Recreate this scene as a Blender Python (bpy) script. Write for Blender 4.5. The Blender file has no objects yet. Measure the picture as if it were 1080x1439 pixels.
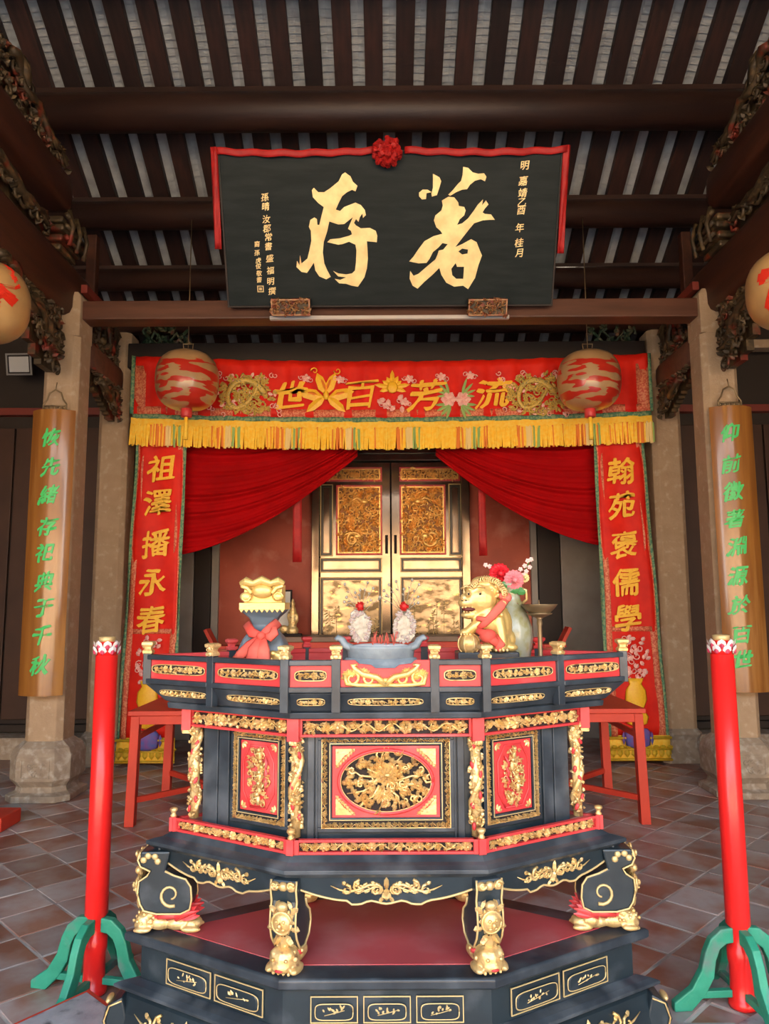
import bpy, math, random
from mathutils import Matrix, Vector, noise
sc = bpy.context.scene
col = sc.collection
PI = math.pi
# ------------------------------------------------------------------ camera, sky, sun, exposure
F = 1439 * 26 / 36
PITCH = math.radians(7.0)
ROLL = math.radians(0.3)
CAMZ = 1.6
cam = bpy.data.cameras.new('camera')
cam.sensor_fit = 'VERTICAL'; cam.sensor_height = 36; cam.lens = 26
cam.clip_start = 0.05; cam.clip_end = 200
camo = bpy.data.objects.new('camera', cam); col.objects.link(camo)
camo.location = (0, 0, CAMZ)
camo.rotation_mode = 'QUATERNION'
camo.rotation_quaternion = (Matrix.Rotation(PI / 2 + PITCH, 3, 'X') @ Matrix.Rotation(-ROLL, 3, 'Z')).to_quaternion()
sc.camera = camo

w = bpy.data.worlds.new('sky'); sc.world = w; w.use_nodes = True
nt = w.node_tree; nt.nodes.clear()
wo = nt.nodes.new('ShaderNodeOutputWorld'); bg = nt.nodes.new('ShaderNodeBackground')
tc = nt.nodes.new('ShaderNodeTexCoord'); sx = nt.nodes.new('ShaderNodeSeparateXYZ'); cr = nt.nodes.new('ShaderNodeValToRGB')
nt.links.new(tc.outputs['Generated'], sx.inputs[0]); nt.links.new(sx.outputs['Z'], cr.inputs[0])
cr.color_ramp.elements[0].position = 0.0; cr.color_ramp.elements[0].color = (1.0, 0.93, 0.84, 1)
cr.color_ramp.elements[1].position = 0.6; cr.color_ramp.elements[1].color = (0.62, 0.78, 1.0, 1)
nt.links.new(cr.outputs[0], bg.inputs[0]); bg.inputs[1].default_value = 2.9
nt.links.new(bg.outputs[0], wo.inputs[0])

sun = bpy.data.lights.new('sun', 'SUN'); sun.energy = 13.0; sun.angle = math.radians(1.0); sun.color = (1.0, 0.84, 0.62)
suno = bpy.data.objects.new('sun', sun); col.objects.link(suno)
suno.rotation_euler = Vector((-0.35, -1.0, -0.95)).to_track_quat('-Z', 'Y').to_euler()
suno.location = (4, 20, 18)
port = bpy.data.lights.new('hall_opening', 'AREA'); port.shape = 'RECTANGLE'; port.size = 11; port.size_y = 5.2
port.cycles.is_portal = True
porto = bpy.data.objects.new('hall_opening', port); col.objects.link(porto)
porto.location = (0, -2.05, 2.6); porto.rotation_euler = (PI / 2, 0, 0)

sc.view_settings.view_transform = 'Standard'; sc.view_settings.look = 'None'
sc.view_settings.gamma = 1; sc.view_settings.use_curve_mapping = False
sc.view_settings.exposure = 1.5
sc.cycles.max_bounces = 8; sc.cycles.diffuse_bounces = 5; sc.cycles.glossy_bounces = 4
sc.cycles.sample_clamp_indirect = 6

# ------------------------------------------------------------------ helpers
def at(u, v, Y):
    u -= 540; v -= 719.5
    c, s = math.cos(ROLL), math.sin(ROLL)
    x = (u * c - v * s) / F; y = -(v * c + u * s) / F
    dy = math.cos(PITCH) - y * math.sin(PITCH); dz = math.sin(PITCH) + y * math.cos(PITCH)
    t = Y / dy
    return Vector((x * t, Y, CAMZ + dz * t))

def T(x, y, z): return Matrix.Translation((x, y, z))
def R(a, ax): return Matrix.Rotation(a, 4, ax)
ID = Matrix.Identity(4)

def frame(p0, p1, inward=0.0):
    """local x from p0 to p1 (left to right seen from outside), -y outward, z up"""
    d = Vector((p1[0] - p0[0], p1[1] - p0[1], 0)); L = d.length; d.normalize()
    n = Vector((-d.y, d.x, 0))
    M = Matrix(((d.x, n.x, 0, p0[0]), (d.y, n.y, 0, p0[1]), (0, 0, 1, 0), (0, 0, 0, 1)))
    return M @ T(0, inward, 0), L

class MB:
    def __init__(s): s.v = []; s.f = []; s.m = []; s.sm = []; s.cur = 0
    def add(s, vs, fs, M=ID, smooth=False):
        o = len(s.v)
        s.v += [M @ Vector(p) for p in vs]
        for f in fs:
            s.f.append([i + o for i in f]); s.m.append(s.cur); s.sm.append(smooth)
        return s
    def box(s, x0, x1, y0, y1, z0, z1, M=ID):
        return s.add([(x0,y0,z0),(x1,y0,z0),(x1,y1,z0),(x0,y1,z0),(x0,y0,z1),(x1,y0,z1),(x1,y1,z1),(x0,y1,z1)],
              [(3,2,1,0),(4,5,6,7),(0,1,5,4),(1,2,6,5),(2,3,7,6),(3,0,4,7)], M)
    def tube(s, pts, r, n=6, M=ID, flat=1.0, cap=True):
        pts = [Vector(p) for p in pts]; k = len(pts)
        rr = r if isinstance(r, (list, tuple)) else [r] * k
        vs = []; up = Vector((0, 1, 0.01))
        for i, p in enumerate(pts):
            d = (pts[min(i + 1, k - 1)] - pts[max(i - 1, 0)])
            if d.length < 1e-9: d = Vector((0, 0, 1))
            d.normalize()
            a = d.cross(up)
            if a.length < 0.05: a = d.cross(Vector((1, 0, 0)))
            a.normalize(); b = a.cross(d).normalized()
            for j in range(n):
                t = 2 * PI * j / n
                vs.append(p + a * (rr[i] * math.cos(t)) + b * (rr[i] * flat * math.sin(t)))
        fs = [(i*n+j, i*n+(j+1)%n, (i+1)*n+(j+1)%n, (i+1)*n+j) for i in range(k-1) for j in range(n)]
        if cap:
            fs += [tuple(range(n-1, -1, -1)), tuple((k-1)*n+j for j in range(n))]
        return s.add(vs, fs, M, True)
    def ell(s, c, r, M=ID, nu=8, nv=5, rot=None):
        if not isinstance(r, (list, tuple)): r = (r, r, r)
        vs = [(0, 0, -1)]
        for i in range(1, nv):
            a = -PI / 2 + PI * i / nv
            vs += [(math.cos(a) * math.cos(2*PI*j/nu), math.cos(a) * math.sin(2*PI*j/nu), math.sin(a)) for j in range(nu)]
        vs.append((0, 0, 1)); e = len(vs) - 1
        fs = [(0, 1+(j+1)%nu, 1+j) for j in range(nu)] + [(e, 1+(nv-2)*nu+j, 1+(nv-2)*nu+(j+1)%nu) for j in range(nu)]
        fs += [(1+i*nu+j, 1+i*nu+(j+1)%nu, 1+(i+1)*nu+(j+1)%nu, 1+(i+1)*nu+j) for i in range(nv-2) for j in range(nu)]
        K = T(*c) @ (rot if rot else ID) @ Matrix.Diagonal((r[0], r[1], r[2], 1))
        return s.add(vs, fs, M @ K, True)
    def lathe(s, prof, n=16, M=ID, sx=1.0, sy=1.0, smooth=True, ph=0.0):
        vs = [(r*sx*math.cos(2*PI*j/n+ph), r*sy*math.sin(2*PI*j/n+ph), z) for r, z in prof for j in range(n)]
        k = len(prof)
        fs = [(i*n+j, i*n+(j+1)%n, (i+1)*n+(j+1)%n, (i+1)*n+j) for i in range(k-1) for j in range(n)]
        fs += [tuple(range(n-1, -1, -1)), tuple((k-1)*n+j for j in range(n))]
        return s.add(vs, fs, M, smooth)
    def prism(s, poly, t, M=ID):
        """poly in x-z plane, from y=0 (front) to y=t"""
        n = len(poly)
        ar = sum(poly[i][0]*poly[(i+1)%n][1]-poly[(i+1)%n][0]*poly[i][1] for i in range(n))
        if ar < 0: poly = poly[::-1]
        vs = [(p[0], 0, p[1]) for p in poly] + [(p[0], t, p[1]) for p in poly]
        fs = [tuple(range(n)), tuple(range(2*n-1, n-1, -1))] + [((i+1)%n, i, n+i, n+(i+1)%n) for i in range(n)]
        return s.add(vs, fs, M)
    def loft(s, rings, M=ID, smooth=False):
        n = len(rings[0]); vs = [p for r in rings for p in r]; k = len(rings)
        fs = [(i*n+j, i*n+(j+1)%n, (i+1)*n+(j+1)%n, (i+1)*n+j) for i in range(k-1) for j in range(n)]
        fs += [tuple(range(n-1, -1, -1)), tuple((k-1)*n+j for j in range(n))]
        return s.add(vs, fs, M, smooth)
    def petal(s, x, z, a, L, W, d, M=ID):
        c, q = math.cos(a), math.sin(a)
        P = [(0, 0, 0), (L*.35, 0, W*.5), (L*.75, 0, W*.42), (L, 0, 0), (L*.75, 0, -W*.42), (L*.35, 0, -W*.5), (L*.3, -d, 0), (L*.75, -d*.7, 0)]
        vs = [(x + p[0]*c - p[2]*q, p[1], z + p[0]*q + p[2]*c) for p in P]
        return s.add(vs, [(0,6,1),(1,6,7,2),(2,7,3),(3,7,4),(4,7,6,5),(5,6,0)], M, False)
    def curl(s, x, z, a, R0, r, M=ID, turns=1.1, sgn=1, y=0.0, n=5, seg=9):
        pts = []; rr = []
        for i in range(seg + 1):
            t = i / seg; R1 = R0 * (1 - .75 * t); th = a + sgn * t * turns * 2 * PI
            pts.append((x + R1 * math.cos(th), y - r * .4 * (1 + t), z + R1 * math.sin(th))); rr.append(r * (1.0 - .45 * t))
        return s.tube(pts, rr, n, M)
    def grid(s, fn, nu, nv, M=ID, thick=0.0):
        vs = [fn(i / nu, j / nv) for j in range(nv + 1) for i in range(nu + 1)]; k = nu + 1
        fs = [(j*k+i, j*k+i+1, (j+1)*k+i+1, (j+1)*k+i) for j in range(nv) for i in range(nu)]
        return s.add(vs, fs, M, True)
    def build(s, name, mats, parent=None, bev=0, solid=0, kind=None, sub=0, remesh=0, label=None):
        org = Vector(parent['_o']) if parent else Vector((0, 0, 0))
        me = bpy.data.meshes.new(name)
        me.from_pydata([p - org for p in s.v], [], s.f)
        if not isinstance(mats, (list, tuple)): mats = [mats]
        for m in mats: me.materials.append(m)
        me.polygons.foreach_set('material_index', s.m); me.polygons.foreach_set('use_smooth', s.sm)
        me.update()
        o = bpy.data.objects.new(name, me); col.objects.link(o)
        if parent: o.parent = parent
        o['_o'] = tuple(org)
        if bev:
            b = o.modifiers.new('bevel', 'BEVEL'); b.width = bev; b.segments = 2; b.limit_method = 'ANGLE'; b.angle_limit = math.radians(40)
        if remesh:
            b = o.modifiers.new('remesh', 'REMESH'); b.mode = 'VOXEL'; b.voxel_size = remesh; b.use_smooth_shade = True
            b = o.modifiers.new('smooth', 'SMOOTH'); b.iterations = 3
        if solid:
            b = o.modifiers.new('solid', 'SOLIDIFY'); b.thickness = solid; b.offset = 0
        if sub:
            b = o.modifiers.new('sub', 'SUBSURF'); b.levels = sub; b.render_levels = sub
        if kind: o['kind'] = kind
        if label: o['label'] = label
        return o

def thing(name, label, cat, loc=(0, 0, 0), group=None):
    o = bpy.data.objects.new(name, None); col.objects.link(o); o.location = loc; o['_o'] = tuple(loc)
    o.empty_display_size = .05
    o['label'] = label; o['category'] = cat
    if group: o['group'] = group
    return o
def tag(o, label, cat, group=None):
    o['label'] = label; o['category'] = cat
    if group: o['group'] = group
    return o
def struct(o): o['kind'] = 'structure'; return o

# ------------------------------------------------------------------ materials
def mat(name, c, rough=.5, metal=0, c2=None, scale=6, bump=0, bscale=40, coat=0, mix=(.35, .65), stretch=(1,1,1), detail=4, c3=None, sc3=2, m3=(.55,.7), emis=0, sheen=0, rnd=0, spec=.5):
    m = bpy.data.materials.new(name); m.use_nodes = True; n = m.node_tree.nodes; l = m.node_tree.links
    b = n['Principled BSDF']; b.inputs['Base Color'].default_value = (*c, 1); b.inputs['Roughness'].default_value = rough; b.inputs['Metallic'].default_value = metal; b.inputs['Specular IOR Level'].default_value = spec
    if coat: b.inputs['Coat Weight'].default_value = coat; b.inputs['Coat Roughness'].default_value = .08
    if sheen: b.inputs['Sheen Weight'].default_value = sheen
    if c2 or bump or c3 or rnd:
        tc = n.new('ShaderNodeTexCoord'); mp = n.new('ShaderNodeMapping'); mp.inputs['Scale'].default_value = stretch
        l.new(tc.outputs['Object'], mp.inputs[0])
    last = None
    if c2:
        t = n.new('ShaderNodeTexNoise'); t.inputs['Scale'].default_value = scale; t.inputs['Detail'].default_value = detail
        l.new(mp.outputs[0], t.inputs[0])
        r = n.new('ShaderNodeValToRGB'); r.color_ramp.elements[0].position = mix[0]; r.color_ramp.elements[1].position = mix[1]
        r.color_ramp.elements[0].color = (*c, 1); r.color_ramp.elements[1].color = (*c2, 1)
        l.new(t.outputs['Fac'], r.inputs[0]); last = r.outputs[0]
    if c3:
        t = n.new('ShaderNodeTexNoise'); t.inputs['Scale'].default_value = sc3; t.inputs['Detail'].default_value = 5
        l.new(mp.outputs[0], t.inputs[0])
        if rnd:
            t.noise_dimensions = '4D'; oi = n.new('ShaderNodeObjectInfo'); mu = n.new('ShaderNodeMath'); mu.operation = 'MULTIPLY'; mu.inputs[1].default_value = 50
            l.new(oi.outputs['Random'], mu.inputs[0]); l.new(mu.outputs[0], t.inputs['W'])
        r = n.new('ShaderNodeMapRange'); r.inputs[1].default_value = m3[0]; r.inputs[2].default_value = m3[1]; l.new(t.outputs['Fac'], r.inputs[0])
        x = n.new('ShaderNodeMix'); x.data_type = 'RGBA'; x.inputs['B'].default_value = (*c3, 1)
        if last: l.new(last, x.inputs['A'])
        else: x.inputs['A'].default_value = (*c, 1)
        l.new(r.outputs[0], x.inputs['Factor']); last = x.outputs['Result']
    if rnd:
        oi = n.new('ShaderNodeObjectInfo'); hs = n.new('ShaderNodeHueSaturation'); mr = n.new('ShaderNodeMapRange')
        mr.inputs[3].default_value = 1 - rnd; mr.inputs[4].default_value = 1 + rnd
        l.new(oi.outputs['Random'], mr.inputs[0]); l.new(mr.outputs[0], hs.inputs['Value'])
        if last: l.new(last, hs.inputs['Color'])
        else: hs.inputs['Color'].default_value = (*c, 1)
        last = hs.outputs[0]
    if last: l.new(last, b.inputs['Base Color'])
    if bump:
        t = n.new('ShaderNodeTexNoise'); t.inputs['Scale'].default_value = bscale; t.inputs['Detail'].default_value = 5
        l.new(mp.outputs[0], t.inputs[0]); bm = n.new('ShaderNodeBump'); bm.inputs['Strength'].default_value = bump; bm.inputs['Distance'].default_value = .01
        l.new(t.outputs['Fac'], bm.inputs['Height']); l.new(bm.outputs[0], b.inputs['Normal'])
    if emis:
        b.inputs['Emission Color'].default_value = (*c, 1); b.inputs['Emission Strength'].default_value = emis
    return m
BLACK = mat('black_lacquer', (.012,.020,.026), .33, c2=(.020,.033,.042), scale=5, c3=(.07,.085,.10), sc3=9, m3=(.54,.85), bump=.08, bscale=30)
BLACKT = mat('dusty_black_lacquer', (.020,.027,.036), .36, c2=(.035,.047,.06), scale=14, c3=(.11,.13,.15), sc3=6, m3=(.5,.8), bump=.05)
RED = mat('red_paint', (.66,.050,.050), .42, c2=(.58,.04,.045), scale=8, c3=(.66,.14,.14), sc3=5, m3=(.55,.8))
REDTOP = mat('worn_dull_red_paint', (.50,.075,.085), .4, c2=(.42,.06,.07), scale=3, c3=(.56,.22,.22), sc3=4, m3=(.5,.8))
GOLD = mat('gilding', (.74,.50,.18), .38, .5, c2=(.88,.68,.34), scale=30, c3=(.35,.17,.06), sc3=45, m3=(.55,.72), bump=.35, bscale=90)
GOLDP = mat('pale_gilding', (.80,.59,.28), .36, .5, c2=(.70,.46,.17), scale=20, c3=(.45,.2,.1), sc3=50, m3=(.58,.75), bump=.3, bscale=70)
GOLDB = mat('bright_gold_leaf', (.84,.62,.22), .33, .45, c2=(.74,.50,.16), scale=12, c3=(.86,.68,.34), sc3=7, bump=.2, bscale=60)
GOLDL = mat('thin_gold_line_paint', (.70,.52,.24), .45, .3)
GOLDD = mat('old_orange_gilding', (.95,.52,.13), .34, .5, c2=(1.0,.66,.22), scale=14, bump=.3, bscale=60)
HOLE = mat('dark_backing', (.02,.012,.01), .8)
STONE = mat('warm_granite', (.42,.295,.18), .8, c2=(.46,.33,.21), scale=9, c3=(.58,.47,.34), sc3=13, m3=(.56,.76), bump=.5, bscale=35)
STONEB = mat('carved_granite', (.38,.31,.23), .85, c2=(.30,.24,.18), scale=12, c3=(.5,.45,.38), sc3=16, m3=(.5,.7), bump=.6, bscale=45)
GREYST = mat('blue_grey_stone', (.22,.27,.31), .55, c2=(.30,.36,.40), scale=18, c3=(.55,.6,.62), sc3=12, m3=(.55,.75), bump=.3, bscale=50)
SLAB = mat('smudged_grey_paint', (.40,.42,.45), .4, c2=(.28,.30,.33), scale=10, c3=(.09,.10,.11), sc3=14, m3=(.55,.68), bump=.2)
BEAM = mat('brown_varnished_beam', (.080,.030,.017), .45, c2=(.12,.046,.026), scale=3, stretch=(.6,5,5), bump=.1)
BEAMR = mat('red_brown_beam', (.075,.022,.010), .5, c2=(.045,.014,.008), scale=3, stretch=(5,.6,5), bump=.1)
RAFT = mat('dark_rafter_wood', (.014,.006,.0045), .6, c2=(.036,.012,.008), scale=4, stretch=(4,.7,4), bump=.2, rnd=.45)
PURL = mat('dark_purlin_wood', (.022,.010,.008), .5, c2=(.038,.016,.011), scale=2, stretch=(.6,3,3), bump=.2)
UNDER = mat('grey_roof_tile_underside', (.40,.415,.42), .85, c2=(.28,.29,.295), scale=7, bump=.3, c3=(.40,.40,.39), sc3=3)
DARKW = mat('very_dark_wood', (.022,.013,.009), .6)
BROWNW = mat('brown_wall_boards', (.045,.018,.010), .55, c2=(.06,.024,.013), scale=3)
TRIMR = mat('dull_red_trim', (.20,.03,.02), .5)
REDW = mat('red_lacquer_wall', (.44,.085,.045), .5, c2=(.34,.06,.03), scale=2.5, c3=(.52,.18,.12), sc3=3, m3=(.55,.75), spec=.3)
DOORB = mat('glossy_bronze_black_door_lacquer', (.34,.265,.195), .13, .8, c2=(.24,.18,.13), scale=5)
DOORK = mat('black_door_moulding', (.03,.018,.01), .3)
DOORP = mat('door_panel_gold_painting', (.29,.225,.15), .18, .7, c2=(.075,.055,.03), scale=6, mix=(.46,.60), stretch=(1,1,2.0), c3=(.60,.42,.16), sc3=10, m3=(.60,.68))
CLOTH = mat('red_satin', (.80,.022,.008), .55, c2=(.66,.012,.006), scale=5, spec=.25)
CLOTHB = mat('brocade_border', (.62,.10,.05), .6, c2=(.78,.28,.14), scale=55, mix=(.45,.55), bump=.2)
VELVET = mat('crimson_velvet', (.42,.001,.003), .8, c2=(.34,.001,.002), scale=3, spec=.12)
GREENB = mat('green_trim_cloth', (.08,.22,.13), .7, c2=(.25,.36,.18), scale=40, mix=(.45,.55))
YEL = mat('yellow_silk_fringe', (1.0,.56,.02), .6, c2=(1.0,.68,.08), scale=30)
ORG = mat('orange_silk_fringe', (.85,.24,.03), .6)
CRM = mat('cream_silk_fringe', (.88,.66,.28), .6)
GRN = mat('green_silk_fringe', (.32,.48,.14), .6)
THREAD = mat('gold_thread', (1.0,.58,.03), .45, .0, c2=(.95,.48,.02), scale=60)
PINK = mat('pink_thread', (.88,.38,.33), .6, c2=(.95,.6,.52), scale=30)
WHT = mat('white_paint', (.85,.80,.78), .5)
PURP = mat('purple_thread', (.25,.10,.38), .6, c2=(.1,.15,.5), scale=20)
BOARD = mat('varnished_brown_board', (.36,.15,.03), .22, c2=(.26,.10,.022), scale=2.2, stretch=(6,6,.5), c3=(.46,.22,.06), sc3=1.5, coat=.45)
GREENP = mat('bright_green_paint', (.07,.62,.16), .4)
PLAQ = mat('plaque_black_green', (.010,.016,.017), .45, c2=(.018,.025,.026), scale=5, stretch=(.5,1,3), bump=.1, spec=.12)
GOLDC = mat('bright_character_gold', (1.0,.80,.36), .4, .15, c2=(.9,.62,.25), scale=9, spec=.6)
POLE = mat('glossy_red_pole', (.88,.022,.02), .3)
STAND = mat('green_painted_iron', (.02,.27,.17), .5, c2=(.035,.34,.22), scale=9, c3=(.14,.22,.20), sc3=7, m3=(.55,.68), bump=.3)
TABR = mat('matt_red_table_paint', (.70,.055,.025), .5, c2=(.62,.05,.025), scale=4)
TILE = mat('terracotta_tile', (.27,.115,.078), .36, c2=(.34,.18,.135), scale=3.5, c3=(.42,.39,.385), sc3=3.2, m3=(.42,.60), bump=.12, bscale=20, rnd=.22, stretch=(1,1,1))
MORT = mat('pale_mortar', (.62,.56,.50), .8, c2=(.36,.33,.31), scale=6)
TAN = None
BRONZE = mat('old_dark_gilt_carving', (.075,.05,.025), .5, .25, c2=(.22,.14,.06), scale=12, mix=(.5,.7), c3=(.22,.03,.015), sc3=6, m3=(.55,.65), bump=.4)
GREENC = mat('green_gilt_carving', (.04,.075,.045), .5, .1, c2=(.25,.22,.12), scale=14, mix=(.5,.66), c3=(.25,.05,.04), sc3=6)
BRASS = mat('old_brass', (.30,.21,.11), .42, .6, c2=(.22,.16,.09), scale=9)
CRYS = mat('silver_paper_ornament', (.40,.38,.32), .35, .2, c2=(.28,.25,.2), scale=60, bump=.5)
ASH = mat('pale_ash', (.55,.60,.64), .9, bump=.4)
BOW = mat('faded_red_cloth', (.62,.07,.05), .7, c2=(.72,.17,.12), scale=8)
BOWR = mat('bright_red_cloth', (.50,.012,.010), .6, c2=(.38,.008,.008), scale=14)
LEAF = mat('green_leaf', (.05,.22,.05), .5)
FRED = mat('red_petals', (.62,.01,.02), .5); FPNK = mat('pink_petals', (.85,.22,.24), .5)
VASE = mat('white_green_porcelain', (.38,.40,.30), .25, c2=(.30,.30,.14), scale=22, mix=(.45,.6), coat=.4)
GLASS = mat('lamp_glass', (.55,.57,.58), .2)
PLAST = mat('pale_lamp_batten', (.62,.58,.55), .4)
COURT = mat('courtyard_stone', (.42,.38,.33), .85, c2=(.34,.31,.27), scale=1.5)
OCHRE = mat('ochre_plaster', (.74,.56,.38), .85, c2=(.64,.47,.31), scale=1)
GREYW = mat('pale_grey_post', (.30,.28,.25), .5, c2=(.24,.22,.2), scale=4)

def lantern_mat():
    m = mat('painted_lantern_skin', (.50,.31,.15), .28, c2=(.42,.24,.10), scale=4, coat=.4)
    n = m.node_tree.nodes; l = m.node_tree.links; b = n['Principled BSDF']
    src = b.inputs['Base Color'].links[0].from_socket
    tc = n.new('ShaderNodeTexCoord'); mp = n.new('ShaderNodeMapping'); mp.inputs['Scale'].default_value = (3.6, 3.6, 14)
    l.new(tc.outputs['Object'], mp.inputs[0]); t = n.new('ShaderNodeTexNoise'); t.inputs['Scale'].default_value = 1.3; t.inputs['Detail'].default_value = 1.5
    l.new(mp.outputs[0], t.inputs[0]); r = n.new('ShaderNodeMapRange'); r.inputs[1].default_value = .50; r.inputs[2].default_value = .515; l.new(t.outputs['Fac'], r.inputs[0])
    s = n.new('ShaderNodeSeparateXYZ'); l.new(tc.outputs['Object'], s.inputs[0])
    r2 = n.new('ShaderNodeMapRange'); r2.inputs[1].default_value = .155; r2.inputs[2].default_value = .14; l.new(s.outputs['Z'], r2.inputs[0])
    mu = n.new('ShaderNodeMath'); mu.operation = 'MULTIPLY'; l.new(r.outputs[0], mu.inputs[0]); l.new(r2.outputs[0], mu.inputs[1])
    x = n.new('ShaderNodeMix'); x.data_type = 'RGBA'; x.inputs['B'].default_value = (.55,.03,.015,1); l.new(src, x.inputs['A']); l.new(mu.outputs[0], x.inputs['Factor'])
    l.new(x.outputs['Result'], b.inputs['Base Color'])
    return m
LANT = lantern_mat()
TAN = mat('plain_lantern_skin', (.62,.38,.15), .35, c2=(.5,.28,.1), scale=4, coat=.3)
LRED = mat('lantern_red_paint', (.72,.03,.01), .4)

# ------------------------------------------------------------------ writing
_gl = {}
def glyph_mesh(ch, bold=.02, ext=.02):
    k = (ch, bold, ext)
    if k not in _gl:
        c = bpy.data.curves.new('glyph', 'FONT'); c.body = ch; c.extrude = ext; c.resolution_u = 3
        o = bpy.data.objects.new('glyph', c); col.objects.link(o)
        bpy.context.view_layer.update()
        me = bpy.data.meshes.new_from_object(o.evaluated_get(bpy.context.evaluated_depsgraph_get()))
        _gl[k] = ([v.co.copy() for v in me.vertices], [tuple(p.vertices) for p in me.polygons])
        bpy.data.objects.remove(o); bpy.data.curves.remove(c); bpy.data.meshes.remove(me)
    return _gl[k]
def glyph(ch, size, M, m, parent, name='character', bold=.02, slant=.1, rise=.08, sx=1.0, ext=.02, warp=None, wob=.025):
    vs, fs = glyph_mesh(ch, bold, ext)
    mb = MB(); out = []; nv0 = len(vs); b_ = bold
    SH_ = [(-b_,0,0),(b_,0,.001),(0,-b_,.002),(0,b_,.003)] if b_ > .006 else [(0,0,0)]
    for v, (ox_, oy_, oz_) in [(v, s_) for s_ in SH_ for v in vs]:
        x, y = v.x - .5 + ox_, v.y - .38 + oy_
        n1 = noise.noise(Vector((x*3, y*3, ord(ch) % 97))) * wob*2; n2 = noise.noise(Vector((x*3+9, y*3, ord(ch) % 89))) * wob*2
        x2 = (x + slant * y + n1) * sx; y2 = y + rise * x + n2
        p = (x2 * size, -(v.z+oz_) * size - ext*size, y2 * size)
        if warp: p = warp(*p)
        out.append(p)
    mb.add(out, [tuple(i + k*nv0 for i in f) for k in range(len(SH_)) for f in fs], M)
    return mb.build(name, m, parent)

# ------------------------------------------------------------------ carving generators (each one carved piece)
def carve_band(mb, M, wd, h, seed, z0=0, dep=.008):
    """running vine with dense leaves and flower heads"""
    rnd = random.Random(seed); per = h * 1.7; n = max(2, int(wd / per)); per = wd / n
    mb.tube([(i / 8 * per, -dep * .4, z0 + h * .5 + h * .26 * math.sin(2 * PI * i / 8)) for i in range(n * 8 + 1)], h * .045, 4, M)
    for i in range(2 * n):
        x = (i + .5) * per / 2; s = 1 if i % 2 == 0 else -1
        if i % 5 == 2:
            for k in range(7): mb.petal(x, z0 + h*.5, k * 2*PI / 7, h*.5, h*.36, dep*1.5, M)
            mb.ell((x, -dep*1.1, z0 + h*.5), (h*.14, dep*.8, h*.14), M, 6, 4)
            continue
        mb.curl(x, z0 + h*.5 - s*h*.12, rnd.random()*6, h*.20, h*.06, M, 1.0, s, seg=5, n=4)
        for k in range(9):
            a = rnd.random()*2*PI
            mb.petal(x + rnd.uniform(-.3,.3)*per*.5, z0 + h*.5 + rnd.uniform(-.2,.2)*h, a, h*rnd.uniform(.28,.46), h*rnd.uniform(.18,.26), dep*rnd.uniform(1.0,1.8), M)
def carve_fill(mb, M, wd, h, seed, size=.03, inside=None, dep=.012, dens=1.0, x0=0, z0=0, curly=.5, leafy=1.0):
    rnd = random.Random(seed); nx = max(1, int(wd / size * dens)); nz = max(1, int(h / size * dens))
    for i in range(nx):
        for j in range(nz):
            x = x0 + (i + .5 + rnd.uniform(-.3,.3)) * wd / nx; z = z0 + (j + .5 + rnd.uniform(-.3,.3)) * h / nz
            if inside and not inside(x, z): continue
            if rnd.random() < curly: mb.curl(x, z, rnd.random()*6.3, size*rnd.uniform(.35,.6), size*.13, M, rnd.uniform(.7,1.3), rnd.choice((-1,1)), -dep*rnd.random()*.6, 5, 7)
            a0 = rnd.random() * 6.3
            for k in range(rnd.choice((2,3,4))):
                mb.petal(x, z, a0 + k*.8, size*leafy*rnd.uniform(.5,.85), size*leafy*.36, dep*rnd.uniform(.6,1.3), M @ T(0, -dep*.4*rnd.random(), 0))
def scroll_motif(mb, M, cx, cz, wd, h, seed=0, r=None):
    """symmetrical scrolling ornament"""
    r = r or h * .085
    for s in (-1, 1):
        for k, (fx, R0) in enumerate(((.10,.30),(.24,.34),(.36,.26))):
            mb.curl(cx + s*fx*wd, cz + (h*.05 if k % 2 else -h*.08), PI/2 if s > 0 else PI/2, h*R0, r, M, 1.0, -s if k % 2 else s, seg=8)
            mb.petal(cx + s*fx*wd, cz + h*.12, PI/2 - s*.9, h*.26, h*.2, r*1.5, M)
            mb.petal(cx + s*fx*wd, cz - h*.1, -PI/2 + s*.9, h*.24, h*.2, r*1.5, M)
        mb.tube([(cx + s*wd*t, -r*.5, cz + h*.18*math.sin(t*14)) for t in (.06,.15,.24,.33,.42,.5)], [r, r, r*.9, r*.8, r*.6, r*.2], 5, M)
    mb.petal(cx, cz - h*.1, PI/2, h*.6, h*.25, r*2, M); mb.petal(cx, cz, -PI/2, h*.45, h*.3, r*2, M)
def wframe(mb, x0, x1, z0, z1, wdt, y0, y1, M=ID):
    mb.box(x0, x1, y0, y1, z0, z0+wdt, M); mb.box(x0, x1, y0, y1, z1-wdt, z1, M)
    mb.box(x0, x0+wdt, y0, y1, z0+wdt, z1-wdt, M); mb.box(x1-wdt, x1, y0, y1, z0+wdt, z1-wdt, M)
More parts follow.
